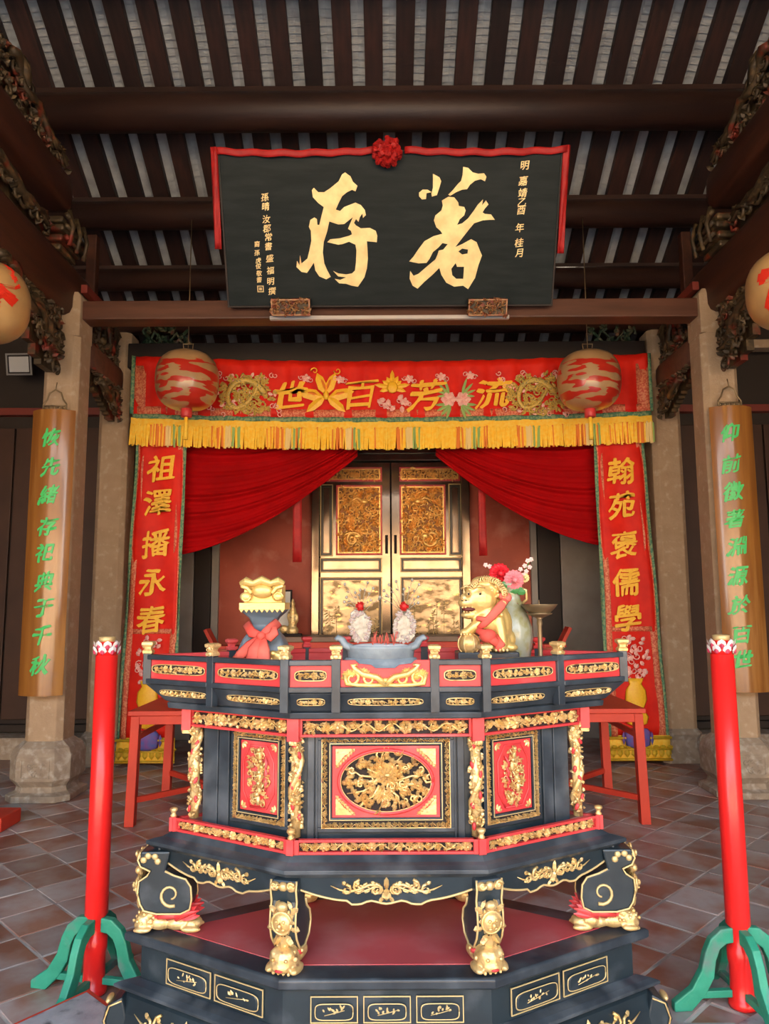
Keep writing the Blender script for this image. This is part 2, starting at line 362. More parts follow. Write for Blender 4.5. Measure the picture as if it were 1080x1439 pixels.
#STRUCTURE
# ------------------------------------------------------------------ the hall: floor, roof, walls
XC = .06
ALTY = 2.65
HA, HW, HD = .312, .85, .316
def hexp(t, z, k=1.0):
    a = (HA + .277*t) * k; W = (HW + 1.94*t) * k; D = (HD + t) * k
    return [(-a, ALTY-D, z), (a, ALTY-D, z), (W, ALTY, z), (a, ALTY+D, z), (-a, ALTY+D, z), (-W, ALTY, z)]
def in_frame(x, y, z, m=30):
    zc = y*math.cos(PITCH) + (z-CAMZ)*math.sin(PITCH)
    if zc < .3: return False
    yc = -y*math.sin(PITCH) + (z-CAMZ)*math.cos(PITCH)
    return abs(x/zc*F) < 540+m and abs(yc/zc*F) < 719.5+m
mb = MB(); mb.box(-5.6, 5.6, -2.2, 9.3, -.16, -.0035)
floor = struct(mb.build('floor', MORT))
S = .29; q = S*math.sqrt(.5)
tiles = []
for i in range(-60, 60):
    for j in range(-60, 60):
        # centre in rotated grid: X+Y = 2.02+.41i , Y-X = 5.18+.41j
        s = 2.02 + .41*(i+.5); d = 5.18 + .41*(j+.5)
        x = (s-d)/2; y = (s+d)/2
        if not (-5.3 < x < 5.3 and -1.9 < y < 9.0): continue
        hid = abs(x) < .86 + .0 and 2.3 < y < 3.0
        tiles.append((0 if in_frame(x, y, 0) and not hid and y > 2.6 else 1, y, x))
tiles.sort()
SH = .205
tm = MB(); e = .0035; g = S/2 - .0065
tm.loft([[(-g,-g,-.03),(g,-g,-.03),(g,g,-.03),(-g,g,-.03)], [(-g,-g,-e),(g,-g,-e),(g,g,-e),(-g,g,-e)], [(-g+e,-g+e,0),(g-e,-g+e,0),(g-e,g-e,0),(-g+e,g-e,0)]])
rnd = random.Random(5)
proto = None; rest = MB()
for n_, (hid, y, x) in enumerate(tiles):
    z = rnd.uniform(-.002, .001)
    if n_ < 300 and not hid:
        if proto is None:
            proto = tm.build('tile', TILE, floor); o = proto
        else:
            o = proto.copy(); col.objects.link(o)
        o.location = (x, y, z); o.rotation_euler = (rnd.uniform(-.003,.003), rnd.uniform(-.003,.003), PI/4)
    else:
        rest.loft([[(-g,-g,-.03),(g,-g,-.03),(g,g,-.03),(-g,g,-.03)], [(-g,-g,0),(g,-g,0),(g,g,0),(-g,g,0)]], T(x, y, z) @ R(PI/4, 'Z'))
rest.build('tile_field', TILE, floor, kind='stuff')

# courtyard behind the camera, in the sun, with the wall across it
mb = MB(); mb.box(-14, 14, -16, -2.2, -.3, -.1); struct(mb.build('trim_1', COURT))
mb = MB(); mb.box(-14, 14, -16.4, -16, -.3, 5.2); struct(mb.build('wall_front', OCHRE))
mb = MB()
mb.loft([[(-14.5,-16.8,5.2),(14.5,-16.8,5.2),(14.5,-15.2,4.9),(-14.5,-15.2,4.9)], [(-14.5,-18.8,7.4),(14.5,-18.8,7.4),(14.5,-18.6,7.2),(-14.5,-18.6,7.2)]])
struct(mb.build('trim_2', DARKW))

# roof
def rz(y): return 9.9 - .589*y
SL = math.atan(.589); YR = 3.0; YB = 9.35
mb = MB()
mb.loft([[(-5.6,YB,rz(YB)+.22),(5.6,YB,rz(YB)+.22),(5.6,YB,rz(YB)+.3),(-5.6,YB,rz(YB)+.3)], [(-5.6,YR,rz(YR)+.22),(5.6,YR,rz(YR)+.22),(5.6,YR,rz(YR)+.3),(-5.6,YR,rz(YR)+.3)]])
ze = rz(YR) - .58*(YR+2.4)
mb.loft([[(-5.6,YR,rz(YR)+.1),(5.6,YR,rz(YR)+.1),(5.6,YR,rz(YR)+.3),(-5.6,YR,rz(YR)+.3)], [(-5.6,-2.4,ze),(5.6,-2.4,ze),(5.6,-2.4,ze+.2),(-5.6,-2.4,ze+.2)]])
ceil = struct(mb.build('ceiling', DARKW))
L = (YB-YR)/math.cos(SL)
rm = MB(); rm.box(-.080, .080, 0, L, 0, .085)
rp = None
un = MB(); rnd = random.Random(3)
nx = 38
for i in range(nx):
    x = XC + .135 + (i - nx/2)*.272
    if rp is None: rp = rm.build('rafter', RAFT, ceil, bev=.006); o = rp
    else: o = rp.copy(); col.objects.link(o)
    o.location = (x + rnd.uniform(-.006,.006), YR, rz(YR)); o.rotation_euler = (-SL, 0, rnd.uniform(-.001,.001))
    # concave grey tiles lying between this rafter and the next
    M = T(x, YR, rz(YR)) @ R(-SL, 'X')
    if abs(x) > 4.6: continue
    y = 0.9
    while y < L-.15:
        st = .062 + rnd.uniform(-.006,.006); dz = rnd.uniform(0,.006); x0 = .05; x1 = .222; xm = .136
        un.add([(x0,y,.100+dz),(xm,y,.118+dz),(x1,y,.100+dz),(x0,y+st,.080+dz),(xm,y+st,.098+dz),(x1,y+st,.080+dz),(x0,y+st,.105),(xm,y+st,.123),(x1,y+st,.105)],
               [(0,1,4,3),(1,2,5,4),(3,4,7,6),(4,5,8,7)], M)
        y += st
un.build('roof_tile_underside', UNDER, ceil, kind='stuff')
for y, r in ((6.22,.17), (7.12,.14), (7.80,.12), (8.35,.11), (8.9,.11), (5.2,.17)):
    mb = MB(); zz = rz(y) - r*1.25
    mb.tube([(-5.3, y, zz), (5.4, y, zz)], r, 16)
    mb.box(-5.3, 5.4, y-r*.35, y+r*.35, zz+r*.8, zz+r*1.25)
    mb.build('purlin', PURL, ceil)

# walls
mb = MB(); mb.box(-5.6, 5.6, 9.12, 9.3, 0, rz(9.2)+.2); wb = struct(mb.build('wall_back', DARKW))
for sx_, nm in ((-1,'wall_left'), (1,'wall_right')):
    mb = MB(); mb.prism([(-2.4,0),(9.3,0),(9.3,rz(9.3)+.2),(YR,rz(YR)+.1),(-2.4,ze)], .15, T(5.6*sx_,0,0) @ R(PI/2*1,'Z'))
    struct(mb.build(nm, BROWNW))
# side bay screens of dark brown boards behind the columns
for sx_ in (-1, 1):
    x0, x1 = (-5.45, -2.95) if sx_ < 0 else (3.08, 5.55)
    mb = MB(); mb.box(x0, x1, 8.3, 8.4, .22, 4.9); side = mb.build('wall_'+('rear_left' if sx_<0 else 'rear_right'), DARKW); struct(side)
    nb = 4; wbd = (x1-x0)/nb
    for k in range(nb):
        mb = MB(); mb.box(x0+k*wbd+.012, x0+(k+1)*wbd-.012, 8.26, 8.3, .36, 3.6); mb.build('panel', BROWNW, side, bev=.006)
    mb = MB(); mb.box(x0, x1, 8.2, 8.3, 3.74, 3.82); mb.build('red_rail', TRIMR, side)
    mb = MB(); mb.box(x0, x1, 8.2, 8.3, .24, .31); mb.build('lower_rail', DARKW, side)
    mb = MB(); mb.box(x0, x1, 7.95, 8.5, -.01, .22); mb.build('stone_sill', STONEB, side, bev=.012)

# back wall of the centre bay: red boards, posts and the double door
def px(u, Y=9.0): return at(u, 780, Y).x
def pz(v, Y=9.0): return at(548, v, Y).z
for x0, x1 in ((px(306), px(438)), (px(660), px(746))):
    mb = MB(); mb.box(x0, x1, 9.04, 9.11, 0, 3.6); w_ = mb.build('red_panel', REDW, wb, bev=.004)
    n_ = 3 if x1-x0 > .9 else 2
for a, b, m, n_ in ((298,308,GREYW,'pale_post'), (274,297,DARKW,'dark_post'), (236,273,GREYW,'pale_post'), (745,754,GREYW,'pale_post'), (755,786,DARKW,'dark_post'), (787,850,GREYW,'pale_post')):
    mb = MB(); mb.box(px(a), px(b), 8.98, 9.1, 0, 3.9); mb.build(n_, m, wb, bev=.008)
mb = MB(); mb.box(px(236), px(850), 8.95, 9.1, 3.42, 3.6); mb.build('lintel', DOORB, wb, bev=.01)

d1 = MB(); d1.box(px(438), px(449), 8.93, 9.06, .1, 3.42); d1.box(px(648), px(660), 8.93, 9.06, .1, 3.42); d1.box(px(438), px(660), 8.93, 9.06, 3.33, 3.42); d1.box(px(438), px(660), 8.9, 9.06, 0, .1)
door = struct(d1.build('door_1', DOORB, bev=.008))
rr = random.Random(8)
for s in (0, 1):
    U = (lambda u: px(u)) if s == 0 else (lambda u: px(1098.5-u))
    def bx(mb, u0, u1, v0, v1, y0, y1):
        a, b = sorted((U(u0), U(u1))); mb.box(a, b, y0, y1, pz(v1), pz(v0))
    def rect(u0, u1, v0, v1):
        a, b = sorted((U(u0), U(u1))); return a, b, pz(v1), pz(v0)
    a, b = sorted((U(450), U(548.4)))
    mb = MB(); mb.box(a, b, 8.99, 9.04, .12, 3.32); leaf = mb.build('door_leaf', DOORB, door, bev=.004)
    # small mouldings round every field
    for (u0,u1,v0,v1,kind) in ((451,466,682,780,'slim_panel'), (451,535,785,803,'middle_panel'), (451,535,812,925,'painted_panel'), (472,537,682,780,'carved_panel'), (451,537,657,677,'carved_panel')):
        x0, x1, z0, z1 = rect(u0, u1, v0, v1)
        if kind == 'carved_panel':
            mb = MB(); wframe(mb, x0, x1, z0, z1, .022, 8.96, 8.99); mb.build('red_frame', RED, leaf, bev=.004)
            mb = MB(); mb.box(x0+.022, x1-.022, 8.982, 8.99, z0+.022, z1-.022); mb.build('gilt_ground', mat('deep_gilt_%d%d' % (s,int(u0)), (.26,.10,.02), .5, .3), leaf)
            mb = MB(); wframe(mb, x0+.022, x1-.022, z0+.022, z1-.022, .014, 8.955, 8.985)
            M = T(x0+.03, 8.978, z0+.03); W_, H_ = x1-x0-.06, z1-z0-.06
            carve_fill(mb, M, W_, H_, 31+int(H_*10), .085, None, .03, 1.5, curly=.9)
            if H_ > .4:
                sg = 1 if s == 0 else -1
                for (cx, cz, aa) in ((.62,.78,2.6),(.45,.25,.4)):
                    cxx = cx if sg > 0 else 1-cx
                    mb.ell((cxx*W_, -.02, cz*H_), (.055,.02,.035), M)
                    mb.tube([(cxx*W_ + sg*(-.03-.05*k), -.025, cz*H_ + .05*math.sin(k*1.3)) for k in range(4)], [.022,.018,.014,.006], 6, M)
                    for k in range(5): mb.petal(cxx*W_, cz*H_, aa + k*.5*sg, .15, .045, .03, M)
                mb.curl(.35*W_ if sg > 0 else .65*W_, .2*H_, 0, .1, .02, M, 1.2, sg, -.01, 6, 14)
            mb.build('gilt_carving', GOLDD, leaf)
        else:
            mb = MB(); wframe(mb, x0, x1, z0, z1, .026, 8.972, 8.99); mb.build('black_moulding', DOORK, leaf, bev=.004)
            mb = MB(); wframe(mb, x0-.012, x1+.012, z0-.012, z1+.012, .010, 8.974, 8.99); mb.build('gold_moulding', GOLDL, leaf, bev=.002)
            mb = MB(); mb.box(x0+.03, x1-.03, 8.98, 8.992, z0+.03, z1-.03); pn = mb.build(kind, DOORP if kind == 'painted_panel' else DOORB, leaf, bev=.003)
            if kind == 'painted_panel':
                mb = MB()
                for k in range(26):
                    cx = rr.uniform(x0+.06, x1-.06); cz = z0 + .06 + (z1-z0)*.62*rr.random()**1.3
                    mb.tube([(cx, 8.979, z0+.05), (cx+rr.uniform(-.02,.02), 8.979, cz)], .0025, 4)
                    for j in range(7): mb.petal(cx, cz - j*.022, rr.choice((0,PI)) + rr.uniform(-.5,.9), rr.uniform(.03,.07), .016, .003, T(0,8.979,0))
                mb.build('painted_plants', GOLDL, leaf, kind='stuff')
    # pull plate near the meeting stile
    x0, x1, z0, z1 = rect(541, 545, 752, 778)
    mb = MB(); mb.box(x0, x1, 8.978, 8.99, z0, z1); mb.ell(((x0+x1)/2, 8.97, z1-.03), (.014,.012,.014)); mb.build('pull_plate', HOLE, leaf, bev=.003)

# ------------------------------------------------------------------ beams and columns
def round_beam(name, label, p0, p1, hw, z0, z1, m, group=None, cat='beam'):
    """beam along Y with rounded underside and end"""
    x, y0 = p0; y1 = p1
    mb = MB(); h = z1-z0; rings = []
    for yy, k in ((y0, 1), (y1-.10, 1), (y1-.04, .93), (y1, .72)):
        rg = []
        for j in range(14):
            a = 2*PI*j/14; ca, sa = math.cos(a), math.sin(a)
            ex = abs(ca)**.45*(1 if ca > 0 else -1); ez = abs(sa)**.45*(1 if sa > 0 else -1)
            rg.append((x + hw*ex*k, yy, (z0+z1)/2 + h/2*ez*k))
        rings.append(rg)
    mb.loft(rings[::-1], smooth=True)
    o = mb.build(name, m); tag(o, label, cat, group); return o
mb = MB(); mb.box(-2.72, 2.84, 6.40, 6.60, 4.15, 4.325)
o = mb.build('tie_beam', BEAM, bev=.012); tag(o, 'brown varnished tie beam spanning the front columns under the black name board', 'beam')
mb = MB(); mb.box(-2.72, 2.78, 7.60, 7.80, 4.09, 4.36)
o = mb.build('banner_rail', DARKW, bev=.01); tag(o, 'dark horizontal rail directly above the red embroidered valance', 'rail')
SIDES = ((-1,'left'), (1,'right'))
for s, nm in SIDES:
    xb = XC + s*2.99
    adj = 'beside the unlit floodlight' if s < 0 else 'in the bay without the floodlight'
    round_beam('side_beam', 'thick red-brown side beam resting on the %s front column' % nm, (xb, 2.0), 6.85, .15, 4.17, 4.66, BEAMR)
    round_beam('side_beam', 'upper red-brown side beam above the %s front column, below the roof' % nm, (xb, 2.0), 6.3, .15, 5.08, 5.42, BEAMR)
    round_beam('link_beam', 'short brown beam between the two %s columns with a rounded end' % nm, (XC+s*2.88, 6.64), 7.56, .10, 3.80, 4.05, BEAM)
    # columns
    for k, (y, hw, ztop, cx) in enumerate(((6.5, .160, 4.40, XC + s*2.925), (7.80, .16, 4.5, XC + s*2.93))):
        lab = ('%s front granite column with a brown couplet board hung on its face' if k == 0 else '%s rear granite column just outside the red banner') % nm
        c_ = thing('stone_column', lab, 'column', (cx, y, 0))
        M = T(cx, y, 0); ch = hw*.30
        def octo(h, z, c=None):
            c = ch*h/hw if c is None else c
            return [(-h+c,-h,z),(h-c,-h,z),(h,-h+c,z),(h,h-c,z),(h-c,h,z),(-h+c,h,z),(-h,h-c,z),(-h,-h+c,z)]
        mb = MB(); zb = .46 if k == 0 else .30
        zt = ztop-.42 if k == 0 else ztop
        mb.loft([octo(hw,zb), octo(hw*.985,zt)], M)
        mb.build('shaft', STONE, c_, bev=.008)
        if k == 0:
            mb = MB(); xx = -s*hw*.42
            mb.loft([[(xx-.085,-hw*.9,zt),(xx+.085,-hw*.9,zt),(xx+.085,hw*.9,zt),(xx-.085,hw*.9,zt)], [(xx-.085,-hw*.9,ztop-.05),(xx+.085,-hw*.9,ztop-.05),(xx+.085,hw*.9,ztop-.05),(xx-.085,hw*.9,ztop-.05)],[(xx-.05,-hw*.8,ztop),(xx+.05,-hw*.8,ztop),(xx+.05,hw*.8,ztop),(xx-.05,hw*.8,ztop)]], M)
            mb.build('neck', STONE, c_, bev=.008)
            mb = MB(); b = hw*1.58
            mb.loft([octo(b*1.06,0,b*.35), octo(b*1.06,.05,b*.35), octo(b*.86,.07,b*.35), octo(b*.82,.11,b*.33), octo(b*1.0,.17,b*.38), octo(b*1.0,.36,b*.38), octo(b*.9,.42,b*.35), octo(hw*1.02,.47,ch)], M)
            base = mb.build('plinth', STONEB, c_, bev=.006)
            mb = MB()
            for a in range(-1, 2):
                Mf = M @ R(a*PI/4, 'Z') @ T(0, -b*1.0 if a == 0 else -b*1.02, 0)
                wframe(mb, -.12 if a == 0 else -.08, .12 if a == 0 else .08, .185, .345, .012, -.006, .01, Mf)
                carve_fill(mb, Mf, .16 if a == 0 else .1, .12, a+5, .05, None, .008, 1, -.08 if a == 0 else -.05, .205)
            mb.build('plinth_carving', STONEB, base)
        else:
            mb = MB(); b = hw*1.1
            mb.loft([octo(b*1.25,0), octo(b*1.25,.03), octo(b*.98,.12), octo(b*.98,.22), octo(b*1.12,.28), octo(hw,.33)], M)
            mb.build('plinth', STONEB, c_, bev=.006)
    # carved brackets in the side frames
    def side_panel(name, label, y0, y1, z0, z1, seed, size, m=BRONZE, thick=.14, tri=0, x=None, g=None):
        xx = xb if x is None else x
        # frame whose -y faces the hall centre
        M = Matrix(((0, s*1.0, 0, xx - s*thick/2), (1*(-s)*-1, 0, 0, y0), (0,0,1,0), (0,0,0,1)))
        M = Matrix(((0, s, 0, xx - s*thick/2), (1, 0, 0, y0), (0, 0, 1, 0), (0, 0, 0, 1)))
        W_, H_ = y1-y0, z1-z0
        ins = (lambda a, c: True)
        if tri == 1: ins = lambda a, c: (c-z0)/H_ > 1.05 - 1.1*a/W_ - .15*math.sin(a/W_*9)
        if tri == 2: ins = lambda a, c: (c-z0)/H_ < 1.15 - .9*a/W_ + .12*math.sin(a/W_*9)
        if tri == 3: ins = lambda a, c: (c-z0)/H_ > .95*(a/W_) - .1
        if tri == 4: ins = lambda a, c: (c-z0)/H_ > .9*(1-a/W_) - .1
        mb = MB(); N = 12; pol = [(a*W_/N, c*H_/N+z0) for a in range(N) for c in range(N) if ins((a+.5)*W_/N, z0+(c+.5)*H_/N)]
        for a, c in pol: mb.box(a, a+W_/N*1.02, thick*.25, thick*.7, c, c+H_/N*1.02, M)
        o = mb.build(name, m); tag(o, label, 'bracket', g)
        mb = MB(); carve_fill(mb, M, W_, H_, seed, size, ins, .05, 1.5, 0, z0, curly=.95, leafy=.62)
        rn = random.Random(seed)
        for k in range(3):   # long dragon-like coils
            a0 = rn.uniform(.05,.3)*W_; pts = []
            for i in range(15):
                t = i/14; a = a0 + t*W_*.7; c = z0 + H_*(.5+.28*math.sin(t*9+k*2))
                if tri == 1: c = z0 + H_*(.95-.6*t*(.6+.2*k))+.05*math.sin(t*12)
                if tri == 2: c = z0 + H_*(.85-.7*t) + .05*math.sin(t*14+k)
                if ins(a, c): pts.append((a, -.04-.02*math.sin(t*20), c))
            if len(pts) > 3: mb.tube(pts, [size*.32*(1-.6*i/len(pts)) for i in range(len(pts))], 6, M)
        c_ = mb.build('dragon_carving', m, o)
        return o
    side_panel('beam_bracket', 'dark gilded dragon bracket under the thick %s side beam, before the front column' % nm, 4.9, 6.28, 3.62, 4.18, 11, .13, tri=1)
    side_panel('frieze_carving', 'dark carved dragon frieze between the two %s side beams' % nm, 4.2, 6.0, 4.73, 5.02, 12, .14, tri=2)
    side_panel('roof_bracket', 'dark carved bracket on top of the upper %s side beam under the large purlin' % nm, 5.0, 6.25, 5.42, 5.85, 13, .13, tri=2)
    side_panel('link_bracket', 'small carved bracket hanging under the short beam between the %s columns' % nm, 6.75, 7.5, 3.48, 3.82, 14, .09, tri=4, x=XC+s*2.89)
    side_panel('infill_carving', 'dark carved panel above the short beam between the %s columns' % nm, 6.90, 7.55, 4.06, 4.6, 15, .11, tri=0, x=xb-s*.02)
    # dou block on the lower side beam
    y0 = 6.25
    blk = thing('beam_block', 'carved cushion block standing on the %s side beam over the front column' % nm, 'bracket', (xb, y0, 4.66))
    mb = MB()
    for dz, hw in ((0,.17),(.07,.20),(.15,.22),(.24,.19)):
        mb.box(xb-hw*.8, xb+hw*.8, y0-hw, y0+hw, 4.66+dz, 4.66+dz+.06)
    mb.build('block', BRONZE, blk, bev=.02)
    mb = MB()
    for dz in (.1,.2,.3): mb.tube([(xb-s*.19, y0-.2, 4.66+dz), (xb-s*.19, y0+.2, 4.66+dz)], .022, 6)
    for yy in (-.15, 0, .15): mb.tube([(xb-s*.2, y0+yy, 4.70), (xb-s*.23, y0+yy, 4.86), (xb-s*.19, y0+yy, 5.02)], .02, 6)
    mb.build('ribs', BRONZE, blk)
    mb = MB(); mb.box(xb-s*.2-.03, xb-s*.2+.03, 6.45, 6.95, 4.42, 4.50, T(0,0,0)); mb.build('red_wedge', TRIMR, blk, bev=.005)
    # struts to the roof behind
    mb = MB(); mb.box(xb-.05, xb+.05, 7.05, 7.15, 4.05, 5.3); tag(mb.build('roof_post', BEAMR, bev=.01), 'dark red roof post above the %s short beam' % nm, 'post')
    # green gilt openwork bracket at the banner corner
    M = T(XC + s*2.42 - .24, 7.72, 3.95 + .28)
    mb = MB(); carve_fill(mb, M, .48, .34, 40+s, .1, None, .04, 1.1); mb.tube([(0,0,.02),(.12,0,.3),(.3,0,.1),(.48,0,.32)], .02, 6, M); mb.tube([(0,0,.3),(.2,0,.08),(.36,0,.28),(.48,0,.05)], .02, 6, M)
    tag(mb.build('corner_carving', GREENC), 'green and gold openwork carving above the %s end of the valance' % nm, 'carving')

# ------------------------------------------------------------------ the black name board
PB = at(548, 429, 6.30); PT = at(548, 213, 5.76)
hB = (PT-PB).length; up = (PT-PB).normalized(); xr = Vector((1,0,0)); nf = xr.cross(up).normalized()   # points to camera (-y)
if nf.y > 0: nf = -nf
MP = Matrix(((1, 0, up.x, PB.x), (0, -nf.y, up.y, PB.y), (0, -nf.z, up.z, PB.z), (0,0,0,1)))
def on_plaque(u, v):
    A = Vector((0,0,CAMZ)); d = at(u, v, 5.0) - A
    t = (PB-A).dot(nf)/d.dot(nf); p = A + d*t
    return MP.inverted() @ p
hw = 1.43
plq = thing('name_board', 'large black name board with two big gilded brush characters, leaning forward over the beam', 'sign', tuple(PB))
mb = MB(); mb.box(-hw, hw, 0, .05, 0, hB, MP); mb.build('board', PLAQ, plq, bev=.006)
mb = MB(); wframe(mb, -hw-.012, hw+.012, -.012, hB+.012, .014, -.004, .055, MP); mb.build('board_edge', DARKW, plq)
def brush(polys, ox, oy, sc_, m, name):
    c = bpy.data.curves.new(name, 'CURVE'); c.dimensions = '2D'; c.fill_mode = 'BOTH'; c.extrude = .008
    for p in polys:
        q_ = [on_plaque(ox + x/sc_, oy + y/sc_) for x, y in p]
        sp = c.splines.new('POLY'); sp.points.add(len(q_)-1); sp.use_cyclic_u = True
        for k, w_ in enumerate(q_): sp.points[k].co = (w_.x, w_.z, 0, 1)
    o = bpy.data.objects.new(name, c); col.objects.link(o); bpy.context.view_layer.update()
    me = bpy.data.meshes.new_from_object(o.evaluated_get(bpy.context.evaluated_depsgraph_get()))
    mb = MB(); mb.add([(v.co.x, -v.co.z-.008, v.co.y) for v in me.vertices], [tuple(p.vertices) for p in me.polygons], MP)
    bpy.data.objects.remove(o); bpy.data.curves.remove(c); bpy.data.meshes.remove(me)
    return mb.build(name, m, plq)
CUN = [[(610,90),(665,130),(690,185),(735,225),(715,280),(680,265),(630,290),(580,330),(545,400),(515,465),(560,480),(600,440),(650,420),(715,395),(770,420),(810,470),(820,520),(790,550),(785,505),(760,540),(745,590),(720,560),(700,600),(720,625),(770,655),(860,650),(920,680),(935,730),(930,795),(880,790),(830,785),(835,850),(840,960),(830,1060),(805,1150),(740,1245),(680,1235),(620,1215),(550,1210),(505,1165),(560,1175),(620,1150),(540,1140),(490,1085),(540,1110),(620,1120),(680,1110),(710,1080),(720,1000),(725,880),(715,820),(650,790),(580,815),(540,820),(430,795),(460,765),(560,755),(650,730),(680,715),(670,680),(640,660),(660,610),(690,540),(640,580),(600,612),(540,615),(450,585),(430,680),(395,790),(385,900),(400,1010),(430,1080),(465,1145),(420,1170),(350,1140),(310,1080),(295,1000),(270,1040),(225,1105),(170,1095),(120,1045),(125,985),(150,1030),(155,930),(170,1010),(230,960),(250,880),(270,780),(265,680),(245,640),(260,570),(300,545),(325,560),(330,620),(350,620),(370,540),(395,440),(340,400),(285,340),(275,270),(295,245),(340,290),(400,290),(460,250),(545,180),(580,110)]]
ZHU = [[(345,140),(410,175),(428,215),(410,280),(385,355),(335,370),(330,340),(345,280),(345,200)],
 [(205,330),(240,300),(290,300),(330,325),(280,335),(275,395),(235,400),(205,365)],
 [(650,70),(700,80),(745,125),(800,140),(860,135),(885,170),(870,215),(830,195),(770,210),(720,250),(690,295),(640,300),(580,325),(520,362),(500,350),(550,300),(590,250),(630,210),(645,150)],
 [(500,372),(560,378),(600,430),(605,465),(660,475),(675,510),(660,560),(615,600),(590,655),(640,640),(700,590),(760,510),(800,450),(850,400),(840,460),(880,410),(905,450),(870,490),(845,530),(870,545),(930,550),(970,605),(920,605),(850,610),(760,640),(710,700),(640,790),(570,880),(640,850),(730,800),(785,830),(820,920),(840,965),(805,1060),(770,1190),(700,1305),(650,1270),(560,1280),(480,1240),(430,1160),(410,1090),(340,1160),(260,1230),(190,1300),(140,1270),(110,1200),(115,1120),(150,1170),(200,1150),(280,1080),(370,1005),(390,960),(405,915),(450,905),(495,850),(440,840),(400,885),(345,930),(310,1000),(280,1040),(200,1045),(105,1025),(150,975),(200,900),(260,820),(350,770),(440,745),(420,715),(380,680),(355,610),(370,560),(430,510),(445,460),(435,410)],
 [(600,925),(640,895),(700,905),(695,945),(640,955)], [(530,1100),(575,1040),(590,1080),(660,1080),(650,1200),(580,1200),(540,1165)]]
brush(CUN, 400, 230, 7.2, GOLDC, 'gilded_character')
brush(ZHU, 560, 225, 7.2, GOLDC, 'gilded_character')
def plaque_text(txt, pos, size):
    for ch, (u, v) in zip(txt, pos):
        p = on_plaque(u, v)
        glyph(ch, size*.78, MP @ T(p.x, 0, p.z), GOLDC, plq, 'small_character', bold=.012, slant=.1)
plaque_text('明嘉靖乙酉年桂月', [(737,232),(735,254),(734,271),(733,284),(732,295),(730,320),(729,341),(730,355)], .10)
plaque_text('孫晴汝郡常書盛福明撰', [(372,277),(373,290),(374,308),(375,321),(377,333),(377,346),(379,363),(380,380),(380,395),(382,409)], .088)
plaque_text('裔孫虎俊敬書', [(361,343),(361,355),(363,366),(363,374),(364,384),(364,393)], .065)
p = on_plaque(366, 406); mb = MB(); wframe(mb, p.x-.028, p.x+.028, p.z-.028, p.z+.028, .008, -.008, 0, MP); mb.box(p.x-.012, p.x+.012, -.008, 0, p.z-.012, p.z+.012, MP); mb.build('seal', GOLDL, plq)
# red sash with pompon
sash = thing('ceremonial_cloth', 'red cloth sash draped along the top of the black name board with a pompon', 'sash', tuple(PT))
mb = MB()
for a, b in ((-hw-.03, -.12), (.12, hw+.04)):
    def fn(i, j, a=a, b=b):
        x = a + (b-a)*i; return (x, -.015 - .012*math.sin(i*21) - .02*math.sin(i*PI), hB + .035 - j*.055 - .02*math.sin(i*PI) + .006*math.sin(i*33))
    mb.grid(fn, 30, 3, MP)
mb.build('draped_band', BOWR, sash, solid=.012)
for a, ln in ((-hw-.035, .80), (hw+.035, .85)):
    mb = MB(); mb.grid(lambda i, j, a=a, ln=ln: (a + (i-.5)*.055 + (-.02 if a < 0 else .01)*j, -.02 + .01*math.sin(i*6+j*5), hB+.04 - j*ln), 4, 14, MP); mb.build('tail', BOWR, sash, solid=.01)
p = on_plaque(544, 215); mb = MB(); rn = random.Random(2)
mb.ell((p.x, -.06, p.z), .085, MP, 12, 8)
for k in range(130):
    a = rn.uniform(0, 2*PI); e_ = rn.uniform(-1, 1)
    d = Vector((math.cos(a)*math.sqrt(1-e_*e_), -abs(e_), math.sin(a)*math.sqrt(1-e_*e_)))
    Mk = MP @ T(p.x + d.x*.085, -.06 + d.y*.085, p.z + d.z*.085) @ R(rn.uniform(0,6), 'Y') @ R(rn.uniform(-.6,.6), 'X')
    mb.petal(0, 0, a, .055, .05, .03, Mk)
mb.build('pompon', BOWR, sash)
for u, nm in ((410,'near the small inscription'), (683,'nearer the red pompon side with the date')):
    p = on_plaque(u, 431); lab = 'small carved gilt-red block holding the board below the %s character' % ('left' if u < 500 else 'right')
    o = thing('board_support', lab, 'support', tuple(MP @ p))
    mb = MB(); mb.box(p.x-.17, p.x+.17, -.09, .0, p.z-.075, p.z+.075, MP); mb.build('block', BRONZE, o, bev=.01)
    mb = MB(); Mx = MP @ T(p.x-.17, -.095, p.z-.07); carve_fill(mb, Mx, .34, .14, int(u), .05, None, .02, 1.2); wframe(mb, 0, .34, 0, .14, .012, -.012, .005, Mx); mb.build('gilt_carving', mat('red_gilt_%d' % u, (.33,.10,.05), .4, .3, c2=(.45,.28,.12), scale=25), o)
mb = MB(); a = at(379,456.5,6.36); b = at(715,454,6.36); mb.box(a.x, b.x, 6.34, 6.38, 4.115, 4.15); bt = mb.build('lamp_batten', PLAST, bev=.004); tag(bt, 'thin pale lamp batten fixed under the tie beam', 'lamp')

